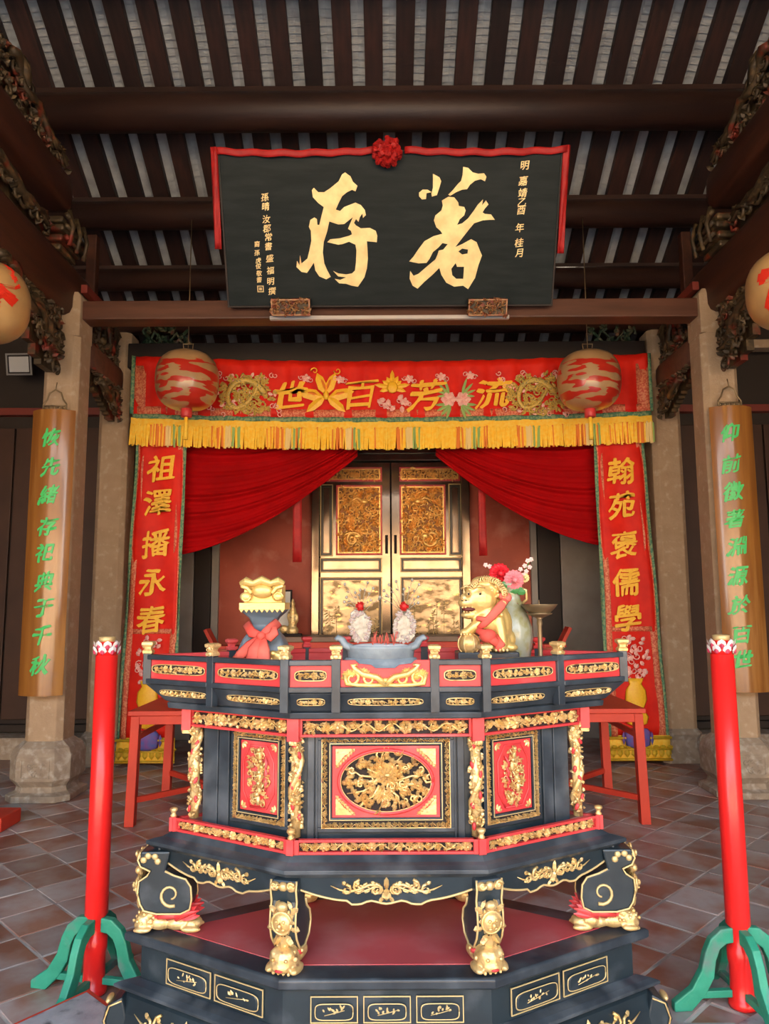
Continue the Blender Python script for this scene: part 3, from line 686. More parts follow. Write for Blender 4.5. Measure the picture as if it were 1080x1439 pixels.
# ------------------------------------------------------------------ couplet boards on the columns
def couplet(s, txt, vs, us, lab):
    cx = XC + s*2.92 if s < 0 else XC + s*2.945
    y0 = 6.27; b = thing('couplet_board', lab, 'sign', (cx, y0, .85))
    mb = MB(); hw_ = .185; N = 10
    def arc(z, off=0): 
        f = [(cx + hw_*math.sin(a)/math.sin(.72), y0 - .30*(math.cos(a)-math.cos(.72)) - off, z) for a in [(-.72 + 1.44*i/N) for i in range(N+1)]]
        return f + [(cx+hw_*.97, y0+.012, z), (cx-hw_*.97, y0+.012, z)]
    mb.loft([arc(.853)[::-1], arc(3.27)[::-1]], smooth=False)
    for k in range(len(mb.sm)): mb.sm[k] = k < N+1 or True
    o = mb.build('board', BOARD, b); 
    md = o.modifiers.new('es', 'EDGE_SPLIT'); md.split_angle = math.radians(35)
    for ch, v, u in zip(txt, vs, us):
        p = at(u, v, y0-.09)
        def warp(x, y, z, p=p):
            X = p.x + x; sn = max(-.95, min(.95, (X-cx)/hw_*math.sin(.72))); a_ = math.asin(sn)
            return (X, y0 - .30*(math.cos(a_)-math.cos(.72)) - .002 + y*.6, p.z + z)
        glyph(ch, .165, ID, GREENP, b, 'character', bold=.03, slant=.2, rise=.12, warp=warp, sx=.95, ext=.02, wob=.05)
    # brass hanger
    mb = MB(); zt = 3.27
    mb.tube([(cx-.10,y0,zt-.005),(cx-.10,y0,zt+.06),(cx-.07,y0,zt+.10),(cx-.05,y0,zt+.16),(cx,y0,zt+.19),(cx+.05,y0,zt+.16),(cx+.07,y0,zt+.10),(cx+.10,y0,zt+.06),(cx+.10,y0,zt-.005)], .008, 6)
    mb.tube([(cx-.10,y0,zt+.045),(cx+.10,y0,zt+.045)], .007, 6); mb.tube([(cx-.10,y0,zt+.01),(cx+.10,y0,zt+.01)], .007, 6)
    for k in range(5): mb.ell((cx-.08+.04*k, y0-.004, zt+.028), (.014,.006,.014))
    mb.tube([(cx,y0,zt+.19),(cx,y0+.02,zt+.26)], .005, 5)
    mb.build('brass_hanger', BRASS, b)
couplet(-1, '恢先緒存祀典于千秋', (614,655,695,739,776,817,853,893,935), (71,70,67,65,62,61,60,57,54), 'brown varnished couplet board with green characters, on the left front column')
couplet(1, '仰前徽著淵源於百世', (607,651,690,728,767,809,850,891,927), (1027,1029,1032,1034,1038,1039,1042,1044,1046), 'brown varnished couplet board with green characters, on the right front column')
mb = MB(); a = at(1040,486,8.1); mb.box(3.3, 5.4, 8.02, 8.18, a.z-.05, a.z+.05); tag(mb.build('side_bay_beam', STONE, bev=.01), 'pale horizontal beam high in the right side bay', 'beam')
#OBJECTS
# ------------------------------------------------------------------ red valance, side banners, curtains
XB = .08; YV = 7.50
val = thing('embroidered_valance', 'wide red embroidered valance with gold characters and a yellow fringe', 'banner', (XB, YV, 3.2))
def vtop(x): return 4.182 - .07*(1-((x-XB)/2.68)**2)
def vbot(x): return 3.56 - .055*(1-((x-XB)/2.68)**2)
def vy(x, z): return YV + .012*math.sin(x*17+z*2) + .008*math.sin(x*41)
mb = MB(); mb.grid(lambda i, j: (XB-2.68+5.36*i, vy(XB-2.68+5.36*i, 4-j), vtop(XB-2.68+5.36*i)*(1-j)+vbot(XB-2.68+5.36*i)*j), 140, 8); mb.build('cloth', CLOTH, val, solid=.006)
def strip(name, a, b, z0f, z1f, m, off, nu=90):
    mb = MB(); mb.grid(lambda i, j: (a+(b-a)*i, vy(a+(b-a)*i, 3.5)-off, z1f(a+(b-a)*i)*(1-j)+z0f(a+(b-a)*i)*j), nu, 2); return mb.build(name, m, val, solid=.004)
strip('brocade_border', XB-2.66, XB+2.66, lambda x: vbot(x)+.005, lambda x: vbot(x)+.085, CLOTHB, .006)
strip('green_trim', XB-2.69, XB+2.69, lambda x: vbot(x)-.045, lambda x: vbot(x)+.004, GREENB, .009)
for s in (-1, 1):
    a = XB + s*2.68; 
    strip('side_border', min(a, a-s*.12), max(a, a-s*.12), lambda x: vbot(x), lambda x: vtop(x)-.1, CLOTHB, .006, 3)
    strip('green_edge', min(a, a+s*.035), max(a, a+s*.035), lambda x: vbot(x), lambda x: vtop(x), GREENB, .006, 2)
rn = random.Random(4); fr = MB(); x = XB - 2.70; k = 0
fr.grid(lambda i, j: (XB-2.7+5.4*i, vy(XB-2.7+5.4*i, 3)-.004, vbot(XB-2.7+5.4*i)-.04-.10*j), 90, 2)
while x < XB + 2.70:
    wd = .020; ph = (x*1.0/ .62) % 1.0
    fr.cur = 0
    if .18 < ph < .24 or .27 < ph < .31: fr.cur = 1
    elif .34 < ph < .44: fr.cur = 2
    elif .47 < ph < .51 or .55 < ph < .59: fr.cur = 3
    elif rn.random() < .08: fr.cur = 1
    z1 = vbot(x)-.10-rn.uniform(0,.03); z0 = vbot(x) - .335 + rn.uniform(-.012,.012) ; y = vy(x, 3) - .010 - rn.uniform(0,.012); tw = rn.uniform(-.012,.012)
    fr.add([(x,y,z1),(x+wd*.5,y-.010,z1),(x+wd,y,z1),(x+tw,y-.006,z0),(x+wd*.5+tw,y-.02,z0),(x+wd+tw,y-.006,z0)], [(0,1,4,3),(1,2,5,4)], smooth=True)
    x += wd*.62; k += 1
fr.build('fringe', [YEL, ORG, CRM, GRN], val, kind='stuff')
def on_v(u, v): return at(u, v, YV-.02)
for ch, u, v in (('世',408,557), ('百',507,553), ('芳',598,556), ('流',692,553)):
    p = on_v(u, v); glyph(ch, .34, T(p.x, YV-.03, p.z), THREAD, val, 'gold_character', bold=.022 if ch != '百' else .012, slant=.18, rise=.10, sx=1.1, wob=.05, ext=.012)
def embro(name, u, v, parts):
    p = on_v(u, v); mb = MB(); M = T(p.x, YV-.032, p.z); parts(mb, M); return mb
def butterfly(mb, M):
    for s in (-1,1):
        mb.cur = 0
        mb.petal(0, 0, PI/2 - s*.38, .26, .10, .01, M); mb.petal(.02*s, -.02, PI/2 - s*1.35, .28, .12, .01, M); mb.petal(0, 0, -PI/2 + s*.85, .27, .09, .01, M)
        mb.cur = 1; mb.petal(0,.04, PI/2 - s*.38, .16, .05, .016, M); mb.petal(.07*s, 0, PI/2 - s*1.35, .15, .06, .016, M)
        mb.cur = 0; mb.curl(s*.12, .26, PI, .04, .008, M, 1, s)
    mb.ell((0,-.01,0), (.03,.015,.05), M)
mb = embro('b', 458, 556, butterfly); mb.build('butterfly_embroidery', [THREAD, ORG], val)
def pearl(mb, M):
    mb.ell((0,-.008,0), (.06,.012,.065), M)
    for k in range(9): mb.petal(0, 0, -.3+k*(PI+.6)/8, .15+.04*math.sin(k*2), .05, .01, M)
    mb.cur = 1
    for k in range(8): mb.petal(.0+.1*math.cos(k), -.17+.04*math.sin(k*2), k*.8, .08, .05, .01, M)
mb = embro('b', 551, 545, pearl); mb.build('flaming_pearl_embroidery', [THREAD, PINK], val)
def peony(mb, M):
    for s in (-1,1):
        mb.cur = 0
        for k in range(6): mb.petal(.075*s, -.01, k*PI/3, .085, .07, .014, M)
        mb.cur = 1
        for k in range(4): mb.petal(.06*s, .03, PI/2 - s*(.3+k*.45), .20-.02*k, .03, .006, M); mb.petal(.05*s, -.06, -PI/2 + s*(.3+k*.4), .17, .035, .006, M)
mb = embro('b', 640, 560, peony); mb.build('peony_embroidery', [PINK, GRN], val)
for u, v in ((430,532),(478,534),(575,533),(620,530),(660,528),(543,570),(568,565),(716,545)):
    mb = embro('b', u, v, lambda mb, M: [mb.petal(0,0,k*PI/2.5+u,.05,.035,.01,M) for k in range(5)] + [mb.curl(.05,-.02,u,.03,.006,M), mb.curl(-.05,.01,u,.03,.006,M)])
    mb.build('blossom_embroidery', PINK, val, kind='stuff')
for s, u in ((-1, 345), (1, 752)):
    p = on_v(u, 553); M = T(p.x-.30, YV-.034, p.z-.22)
    mb = MB(); carve_fill(mb, M, .60, .42, 60+s, .085, lambda x, z: (x-.3)**2/.09+(z-.21)**2/.05 < 1, .014, 1.5)
    pts = [(.3+.22*math.cos(t*1.9+.4)*(1-t*.12), -.012, .21+.15*math.sin(t*2.4)) for t in [i*.22 for i in range(18)]]
    mb.tube(pts, [.035-.0015*i for i in range(18)], 6, M, .4)
    mb.build('dragon_embroidery', mat('dragon_thread', (.62,.42,.06), .5, .1, c2=(.75,.5,.15), scale=60, c3=(.2,.2,.08), sc3=60, m3=(.55,.65)), val)
    mb = MB(); rn = random.Random(s+9)
    for k in range(26): mb.curl(rn.uniform(-.08,.68), rn.choice((rn.uniform(-.02,.10), rn.uniform(.36,.44))), rn.random()*6, .03, .006, M, 1, 1)
    for k in range(18): mb.petal(rn.uniform(-.05,.65), rn.uniform(0,.42), rn.random()*6, .06, .035, .01, M)
    mb.build('cloud_embroidery', PINK, val, kind='stuff')

def side_banner(s, txt, pts, lab):
    b = thing('vertical_banner', lab, 'banner', (XB + s*2.4, 7.57, .05))
    def xl(z): t = (3.5-z)/3.4; return (-2.545 - .11*t) if s < 0 else (2.20 + .035*t)
    def xr_(z): t = (3.5-z)/3.4; return (-2.075 - .05*t) if s < 0 else (2.67 + .12*t)
    def surf(a, b_, z0, z1, off, nu=10, nv=40):
        mb = MB(); mb.grid(lambda i, j: ((lambda z: (xl(z)+(xr_(z)-xl(z))*(a+(b_-a)*i), 7.57 - off + .012*math.sin(z*5+i*2)+.010*math.sin(i*9+z*1.3), z))(z1+(z0-z1)*j)), nu, nv); return mb
    surf(0,1,.27,3.6,0).build('cloth', CLOTH, b, solid=.006)
    for a, c in ((0,.13),(.87,1)): surf(a, c, .27, 3.58, .006, 2).build('brocade_border', CLOTHB, b, solid=.004)
    for a, c in ((-.05,.012),(.988,1.05)): surf(a, c, .25, 3.58, .010, 2).build('green_edge', GREENB, b, solid=.004)
    for ch, (u, v) in zip(txt, pts):
        p = at(u, v, 7.55); glyph(ch, .29, T(p.x, 7.54, p.z), THREAD, b, 'gold_character', bold=.02, slant=.08, rise=.12, sx=1.0, ext=.012, wob=.035)
    surf(.1,.9,1.30,1.35,.008,4,2).build('brocade_band', CLOTHB, b, solid=.004)
    # flower vase embroidery at the foot
    cx = (xl(.9)+xr_(.9))/2; M = T(cx, 7.535, -.12) @ Matrix.Diagonal((1,1,.94,1)); rn = random.Random(7+s)
    mb = MB(); mb.lathe([(.02,.52),(.10,.55),(.12,.62),(.07,.70),(.11,.80),(.10,.90),(.06,.96),(.085,1.02)], 10, M, 1, .25)
    mb.build('vase_embroidery', THREAD, b)
    mb = MB()
    for k in range(40): mb.petal(rn.uniform(-.12,.12), rn.uniform(1.03,1.45), rn.random()*6, .06, .04, .012, M)
    for k in range(12): mb.curl(rn.uniform(-.12,.12), rn.uniform(1.05,1.45), rn.random()*6, .04, .007, M)
    mb.build('flower_embroidery', PINK, b, kind='stuff')
    mb = MB(); mb.lathe([(.05,.30),(.12,.33),(.13,.46),(.10,.50)], 10, M, 1, .25)
    for k in range(8): mb.petal(-.14+.04*k, .33, PI/2, .14, .03, .012, M)
    mb.build('purple_stand_embroidery', PURP, b)
    surf(-.04,1.06,.04,.28,.012,12,6).build('yellow_hem', YEL, b, solid=.012)
    mb = MB(); z_ = .05
    x0 = xl(.1)-.02; W_ = xr_(.1)-x0+.04
    for k in range(9): 
        mb.petal(x0 + W_*(k+.5)/9, .07, PI/2, .10, .055, .02, T(0,7.545,0)); mb.petal(x0 + W_*(k+.2)/9, .17, 0, .07, .04, .02, T(0,7.545,0))
    mb.tube([(x0,7.54,.26),(x0+W_,7.54,.26)], .014, 6); mb.tube([(x0,7.54,.15),(x0+W_,7.54,.15)], .01, 6); mb.tube([(x0,7.54,.05),(x0+W_,7.54,.05)], .012, 6)
    mb.build('hem_scallops', mat('yellow_embossed', (.72,.50,.03), .5, c2=(.6,.36,.02), scale=20), b)
side_banner(-1, '祖澤播永春', [(228,658),(222,706),(219,764),(215,817),(213,870)], 'left vertical red banner with five gold characters and a green edge')
side_banner(1, '翰苑褒儒學', [(872,662),(873,710),(876,765),(879,818),(881,868)], 'right vertical red banner with five gold characters and a green edge')

def curtain(s, lab):
    # valance edge to the side banner, swept aside
    top_in = at(502 if s < 0 else 612, 636, 7.72); top_out = -2.5 if s < 0 else 2.66
    zin = 3.25
    lo = at(255 if s < 0 else 842, 779 if s < 0 else 766, 7.72)
    mb = MB()
    def fn(i, j):
        # i: 0 outer .. 1 inner ; j: 0 top .. 1 lower edge
        X0 = top_out; X1 = top_in.x
        x = X0 + (X1-X0)*i
        # lower edge: curve from lo at outer to zin at inner
        t = max(0, (abs(x - lo.x))/abs(X1-lo.x)) if (x-lo.x)*(X1-lo.x) > 0 else 0
        ze_ = lo.z + (3.15-lo.z)*(t**1.75*.72 + .28*t)
        ztop = 4.10
        w_ = min(1, max(0, (3.5-(ztop+(ze_-ztop)*j))*4))
        q_ = j**1.6*7.5 - t*1.6; fold = (-.05*(.5+.5*math.sin(q_*2*PI))**5 - .022*(.5+.5*math.sin(q_*4.7*PI+1))**4) * w_ * (.35+.65*j) * (1 if j < .985 else .3)
        return (x, 7.74 + fold, ztop + (ze_-ztop)*j)
    mb.grid(fn, 80, 150)
    o = mb.build('swag_curtain', VELVET, solid=.01); tag(o, lab, 'curtain')
curtain(-1, 'left crimson velvet curtain swept aside in a curve behind the valance')
curtain(1, 'right crimson velvet curtain swept aside in a curve behind the valance')
for u0, u1, v0, v1, nm in ((412,424,700,790,'left'), (671,684,690,781,'right')):
    a = at(u0, v0, 7.84); b = at(u1, v1, 7.84); mb = MB()
    mb.grid(lambda i, j: (a.x+(b.x-a.x)*i*(.8+.2*j), 7.82+.01*math.sin(j*7+i*3), 4.2+(b.z-4.2)*j), 3, 12)
    o = mb.build('hanging_ribbon', BOWR, solid=.008); tag(o, 'narrow red ribbon hanging before the red boards, %s of the gilded doors' % nm, 'ribbon')

# ------------------------------------------------------------------ lanterns and floodlight
def lantern(cx, y, cz, rx, rz_, lab, ch, tass=True, m=LANT, bands=False):
    L_ = thing('palace_lantern', lab, 'lantern', (cx, y, cz))
    prof = []
    for i in range(17):
        a = -PI/2 + PI*i/16; ca, sa = math.cos(a), math.sin(a)
        prof.append((max(.05, rx*abs(ca)**(.62)), rz_*(abs(sa)**.85)*(1 if sa > 0 else -1)))
    mb = MB(); mb.lathe(prof, 32, T(cx,y,cz)); mb.build('globe', m, L_)
    mb = MB(); mb.lathe([(.06,rz_*.97),(.075,rz_*1.0),(.075,rz_*1.06),(.03,rz_*1.1)], 14, T(cx,y,cz)); mb.build('cap', BRASS, L_)
    mb = MB(); mb.lathe([(.05,-rz_*1.28),(.055,-rz_*1.26),(.055,-rz_*.98),(.05,-rz_*.96)], 14, T(cx,y,cz)); mb.build('base_ring', RED, L_)
    if tass: mb = MB(); mb.lathe([(.02,-rz_*2.05),(.024,-rz_*1.9),(.018,-rz_*1.3),(.01,-rz_*1.25)], 10, T(cx,y,cz)); mb.build('tassel', YEL, L_)
    mb = MB(); top = 5.42 if y > 6 else 7.2
    mb.tube([(cx,y,cz+rz_), (cx,y,top)], .005, 5); mb.tube([(cx-.04,y,cz+rz_*1.05),(cx-.05,y,cz+rz_*1.3),(cx+.05,y,cz+rz_*1.3),(cx+.04,y,cz+rz_*1.05)], .006, 5)
    mb.build('cord', BRASS, L_)
    if bands:
        for q in range(4):
            dz = -.07-.028*q; r = rx*max(.05, math.cos(math.asin((abs(dz)/rz_)**(1/.85))))**.62 + .002
            mb = MB(); mb.tube([(cx + r*math.sin(a*.1), y - r*math.cos(a*.1), cz+dz-.012*math.sin(a*.2)) for a in range(-3,10)], .008, 5); mb.build('painted_band', LRED, L_)
    for c_, dx, dz, sz, sxx in ch:
        def warp(x, yy, z):
            a = (x+dx)/rx*.95; zz = z+dz
            t = max(-.97, min(.97, zz/rz_)); ang = math.asin(min(1, abs(t)**(1/.85)))
            r = rx*max(.05, math.cos(ang))**.62 + .004 - yy*.2
            return (cx + r*math.sin(a), y - r*math.cos(a), cz + zz)
        glyph(c_, sz, ID, LRED, L_, 'painted_character', bold=.035, slant=.1, rise=-.05, warp=warp, sx=sxx, ext=.01, wob=.05)
p = at(263,535,7.0); lantern(p.x, 7.0, p.z, .305, .285, 'painted lantern with red marks in front of the left end of the valance', [])
p = at(827,535,7.0); lantern(p.x, 7.0, p.z, .305, .285, 'painted lantern with red marks in front of the right end of the valance', [])
p = at(-28,424,4.6); lantern(p.x, 4.6, p.z, .30, .25, 'tan lantern with large red characters cut by the left edge, before the bracket', [('春',.17,.03,.46,1.1)], m=TAN, bands=True)
p = at(1118,405,4.6); lantern(p.x, 4.6, p.z, .30, .25, 'tan lantern with large red characters cut by the right edge', [('永',-.16,.0,.50,1.0)], m=TAN)
p = at(27,512,7.9); fl = thing('floodlight', 'small square unlit floodlight with a dark rim high in the left bay', 'lamp', tuple(p))
M = T(*p) @ R(.25,'X') @ R(-.1,'Z')
mb = MB(); mb.box(-.15,.15,0,.06,-.12,.12,M); mb.build('housing', HOLE, fl, bev=.01)
mb = MB(); mb.box(-.115,.115,-.012,0,-.085,.085,M); mb.build('lamp_glass', GLASS, fl, bev=.006)
mb = MB(); wframe(mb,-.15,.15,-.12,.12,.02,-.015,0,M); mb.build('rim', mat('grey_rim',(.25,.25,.25),.4), fl, bev=.004)
mb = MB(); mb.tube([tuple(p+Vector((0,.06,0))), tuple(p+Vector((0,.35,.05)))], .02, 6); mb.build('arm', HOLE, fl)

# ------------------------------------------------------------------ inner altar table behind and what stands on it
ti = thing('inner_altar_table', 'long brown side table before the gilded doors, behind the octagonal altar', 'table', (.05, 8.45, 0))
a = at(384, 893, 8.2); b = at(742, 893, 8.2); zt = 1.235
mb = MB(); mb.box(a.x, b.x, 8.2, 8.75, zt-.06, zt); mb.build('table_top', mat('grey_brown_wood',(.26,.17,.11),.45,c2=(.2,.12,.08),scale=4), ti, bev=.008)
mb = MB(); mb.box(a.x+.08, b.x-.08, 8.24, 8.70, zt-.25, zt-.06); mb.build('apron', TABR, ti, bev=.005)
for x in (a.x+.12, b.x-.12):
    for y in (8.28, 8.66): mb = MB(); mb.box(x-.04, x+.04, y-.04, y+.04, 0, zt-.25); mb.build('leg', TABR, ti, bev=.005)
p = at(397, 857, 8.45)
fo = thing('framed_picture', 'small framed picture leaning on the brown inner table', 'picture', (p.x, 8.45, zt))
M = T(p.x-.04, 8.45, zt+.02) @ R(-.08,'X')
mb = MB(); wframe(mb, -.14, .14, .0, .50, .02, 0, .03, M); mb.build('frame', HOLE, fo, bev=.004)
mb = MB(); mb.box(-.12,.12,.008,.02,.02,.48,M); mb.build('picture_sheet', mat('pale_print',(.5,.5,.45),.4), fo)
p = at(411, 880, 8.35)
fg = thing('gold_figurine', 'small standing gold figurine on the inner table beside the framed picture', 'figurine', (p.x, 8.35, zt))
mb = MB(); M = T(p.x, 8.35, zt)
for c, r in (((0,0,.06),(.07,.05,.06)),((0,0,.16),(.05,.04,.09)),((0,0,.27),(.04,.035,.07)),((.0,0,.36),(.028,.028,.035)),((-.04,0,.22),(.025,.02,.06)),((.045,0,.2),(.025,.02,.06)),((-.1,0,.08),(.05,.03,.05)),((0,0,.40),(.018,.018,.02))): mb.ell(c, r, M, 10, 7)
mb.build('body', GOLD, fg, remesh=.012)
mb = MB(); mb.box(-.14,.1,-.06,.06,0,.03,M); mb.build('base', HOLE, fg, bev=.004)
for s, u in ((-1, 318), (1, 771)):
    p = at(u, 893, 8.5); M = T(p.x, 8.5, 0); mb = MB(); st = thing('ritual_stand', 'dark stand with a slanting red top at the %s end of the inner table' % ('left' if s < 0 else 'right'), 'stand', (p.x, 8.5, 0))
    mb.box(-.12,.12,-.12,.12,.0,1.1,M); mb.build('body', REDW, st, bev=.006)
    mb = MB(); mb.box(-.16,.16,-.14,.14,1.1,1.13,M @ T(0,0,0)); mb.box(-.02,.02,-.1,.1,0,.22, M @ T(-s*-.12,0,1.12) @ R(s*.5,'Y')); mb.build('top', TABR, st, bev=.004)

# ------------------------------------------------------------------ red side tables
def side_table(s, lab):
    x0, x1 = (-1.87, -.93) if s < 0 else (.95, 1.89)
    y0, y1, zt = 5.58, 6.54, .82
    t = thing('red_offering_table', lab, 'table', ((x0+x1)/2, (y0+y1)/2, 0))
    mb = MB(); mb.box(x0-.02, x1+.02, y0-.02, y1+.02, zt-.035, zt); mb.build('table_top', TABR, t, bev=.005)
    mb = MB(); mb.box(x0+.01, x1-.01, y0+.005, y0+.03, zt-.10, zt-.035); mb.box(x0+.01, x1-.01, y1-.03, y1-.005, zt-.10, zt-.035); mb.box(x0+.005, x0+.03, y0+.03, y1-.03, zt-.10, zt-.035); mb.box(x1-.03, x1-.005, y0+.03, y1-.03, zt-.10, zt-.035)
    mb.build('apron', TABR, t, bev=.003)
    for x in (x0+.03, x1-.03):
        for y in (y0+.03, y1-.03):
            dx = (-.02 if x < (x0+x1)/2 else .02)
            mb = MB(); mb.loft([[(x-.035+dx,y-.035,0),(x+.035+dx,y-.035,0),(x+.035+dx,y+.035,0),(x-.035+dx,y+.035,0)], [(x-.032,y-.032,zt-.1+.06),(x+.032,y-.032,zt-.1+.06),(x+.032,y+.032,zt-.1+.06),(x-.032,y+.032,zt-.1+.06)]])
            mb.build('leg', TABR, t, bev=.004)
    for a, b in (((x0+.03,y0+.03),(x1-.03,y1-.03)), ((x0+.03,y1-.03),(x1-.03,y0+.03))):
        M, L_ = frame(a, b); mb = MB(); mb.box(.02, L_-.02, -.018, .018, .16, .20, M); mb.build('stretcher', TABR, t, bev=.003)
    for x in (x0+.03, x1-.03):
        mb = MB(); mb.box(x-.014, x+.014, y0+.05, y1-.05, .60, .64); mb.build('side_rail', TABR, t, bev=.003)
side_table(-1, 'square red table behind the altar on its left side')
side_table(1, 'square red table behind the altar on its right side')
#ALTAR
# ------------------------------------------------------------------ octagonal altar base (plinth with drawers) under the incense table
GY = mat('grey_floor_stone', (.34,.35,.36), .6, c2=(.28,.29,.31), scale=4, c3=(.42,.44,.46), sc3=9)
mb = MB(); mb.loft([[(-1.32,2.05,-.005),(1.32,2.05,-.005),(1.32,3.02,-.005),(-1.32,3.02,-.005)],[(-1.32,2.05,.015),(1.32,2.05,.015),(1.32,3.02,.015),(-1.32,3.02,.015)]])
struct(mb.build('trim_3', GY, bev=.004))
ab = thing('altar_base', 'low black lacquered plinth with a dull red top, carrying the incense table', 'plinth', (0, ALTY, .0))
mb = MB(); mb.loft([hexp(.010,.472), hexp(.018,.478), hexp(.018,.500), hexp(.012,.506)]); mb.build('top_slab', BLACKT, ab, bev=.003)
mb = MB(); mb.loft([hexp(-.068,.5055), hexp(-.068,.5085)]); mb.build('red_top_panel', REDTOP, ab)
mb = MB(); mb.loft([hexp(-.012,.34), hexp(-.012,.473)]); body = mb.build('drawer_tier', BLACK, ab, bev=.004)
def faces(t, z=0):
    P = hexp(t, 0); return [frame(P[i], P[(i+1) % 6]) for i in range(6)]
FC = faces(-.012)
for i, n_, m0 in ((0,3,.045), (1,2,.05), (5,2,.10), (2,2,.05), (4,2,.05)):
    M, L_ = FC[i]
    if i == 1: x0, x1 = .06, L_-.12
    elif i == 5: x0, x1 = .12, L_-.06
    elif i == 0: x0, x1 = .075, L_-.075
    else: x0, x1 = .1, L_-.1
    wd = (x1-x0)/n_
    for k in range(n_):
        a = x0 + k*wd + .008; b = a + wd - .016; z0, z1 = .375, .449
        if i in (1, 5, 2, 4): z0, z1 = .372, .450
        mb = MB(); mb.box(a, b, -.006, 0, z0, z1, M); dr = mb.build('drawer_front', BLACK, ab, bev=.002)
        mb = MB(); wframe(mb, a, b, z0, z1, .0028, -.0085, -.005, M)
        # rounded gold outline of the raised field
        cx, cz = (a+b)/2, (z0+z1)/2 - .004; ww, hh = (b-a)/2-.014, (z1-z0)/2-.015
        pts = []
        for j in range(25):
            t = 2*PI*j/24; ct, st = math.cos(t), math.sin(t)
            pts.append((cx + ww*abs(ct)**.35*(1 if ct > 0 else -1), -.0125, cz + hh*abs(st)**.5*(1 if st > 0 else -1)))
        mb.tube(pts, .0018, 5, M); mb.build('gold_line', GOLDL, dr)
        mb = MB(); rg = lambda k_, y: [(cx + (p[0]-cx)*k_, y, cz + (p[2]-cz)*k_) for p in pts[:-1]]
        mb.loft([rg(1.03,-.004), rg(1.0,-.0115), rg(.9,-.0145)], M); mb.build('raised_field', BLACK, dr)
        mb = MB(); rn = random.Random(i*7+k)
        mb.tube([(cx-ww*.5, -.016, cz-.008), (cx, -.016, cz-.002), (cx+ww*.55, -.016, cz+.006)], .0012, 4, M)
        for j in range(11): mb.petal(cx + ww*rn.uniform(-.5,.5), cz + rn.uniform(-.007,.008), rn.uniform(-.6,2.6), rn.uniform(.008,.016), .006, .003, M @ T(0,-.0145,0))
        mb.build('gilt_spray', GOLDL, dr)
mb = MB(); mb.loft([hexp(.004,.325), hexp(.034,.330), hexp(.034,.340), hexp(.018,.350), hexp(-.008,.360)]); mb.build('lower_moulding', BLACKT, ab, bev=.002)
mb = MB(); mb.loft([hexp(.0,.14), hexp(.038,.17), hexp(.052,.22), hexp(.045,.27), hexp(.022,.31), hexp(.0,.327)]); ap = mb.build('bulging_apron', BLACK, ab, bev=.003)
mb = MB(); mb.loft([hexp(.06,.0), hexp(.06,.05), hexp(.03,.06), hexp(.03,.075)]); mb.build('foot_moulding', BLACKT, ab, bev=.003)
mb = MB(); mb.loft([hexp(-.06,.06), hexp(-.06,.15)]); mb.build('dark_recess', HOLE, ab)
for i in (0, 1, 2, 4, 5):
    M, L_ = faces(.046)[i]; mb = MB(); M = M @ T(0, 0, .262) @ R(-.30,'X') @ T(0,0,-.262)
    scroll_motif(mb, M, L_*.5, .268, L_*.62, .085, i, .0055); mb.build('gilt_scroll', GOLDP, ap)
P_ = hexp(.02, 0)
for k in range(6):
    c = Vector(P_[k]); d = (c - Vector((0, ALTY, 0))); 
    ang = {0: math.radians(-105.5), 1: math.radians(-74.5), 2: 0, 3: math.radians(74.5), 4: math.radians(105.5), 5: PI}[k]
    M = T(c.x, c.y, 0) @ R(ang, 'Z')      # local +x outward
    mb = MB(); mb.prism([(-.02,.32),(.02,.30),(.035,.25),(.02,.20),(.0,.17),(.01,.13),(.04,.10),(.05,.075),(-.05,.075),(-.03,.13),(-.05,.2)], .10, M @ T(0,-.05,0)); lg = mb.build('scroll_foot', BLACK, ab, bev=.006)
    mb = MB()
    for sy in (-.052, .052): mb.tube([(-.02,sy,.31),(.02,sy,.295),(.036,sy,.25),(.022,sy,.20),(.002,sy,.17),(.012,sy,.13),(.042,sy,.10)], .003, 5, M)
    for z, r in ((.295,.012),(.25,.014),(.20,.012),(.12,.014)): mb.ell((.035 if z > .15 else .03, 0, z), (r,.03,r), M, 8, 6)
    mb.build('gilt_edge', GOLDP, lg)

# ------------------------------------------------------------------ incense table
at_ = thing('incense_altar', 'large black, red and gilt incense altar table with railed tray on lion-mask legs', 'altar', (0, ALTY, .51))
B0 = -.115
mb = MB(); mb.loft([hexp(B0,.80), hexp(B0,1.26)]); cbody = mb.build('cabinet_body', BLACK, at_, bev=.003)
# ledge
mb = MB(); mb.loft([hexp(-.03,.772), hexp(-.022,.780), hexp(-.014,.786), hexp(-.014,.797), hexp(-.030,.806), hexp(-.044,.812), hexp(-.060,.828), hexp(-.075,.831)]); mb.build('ledge_moulding', BLACKT, at_, bev=.0015)
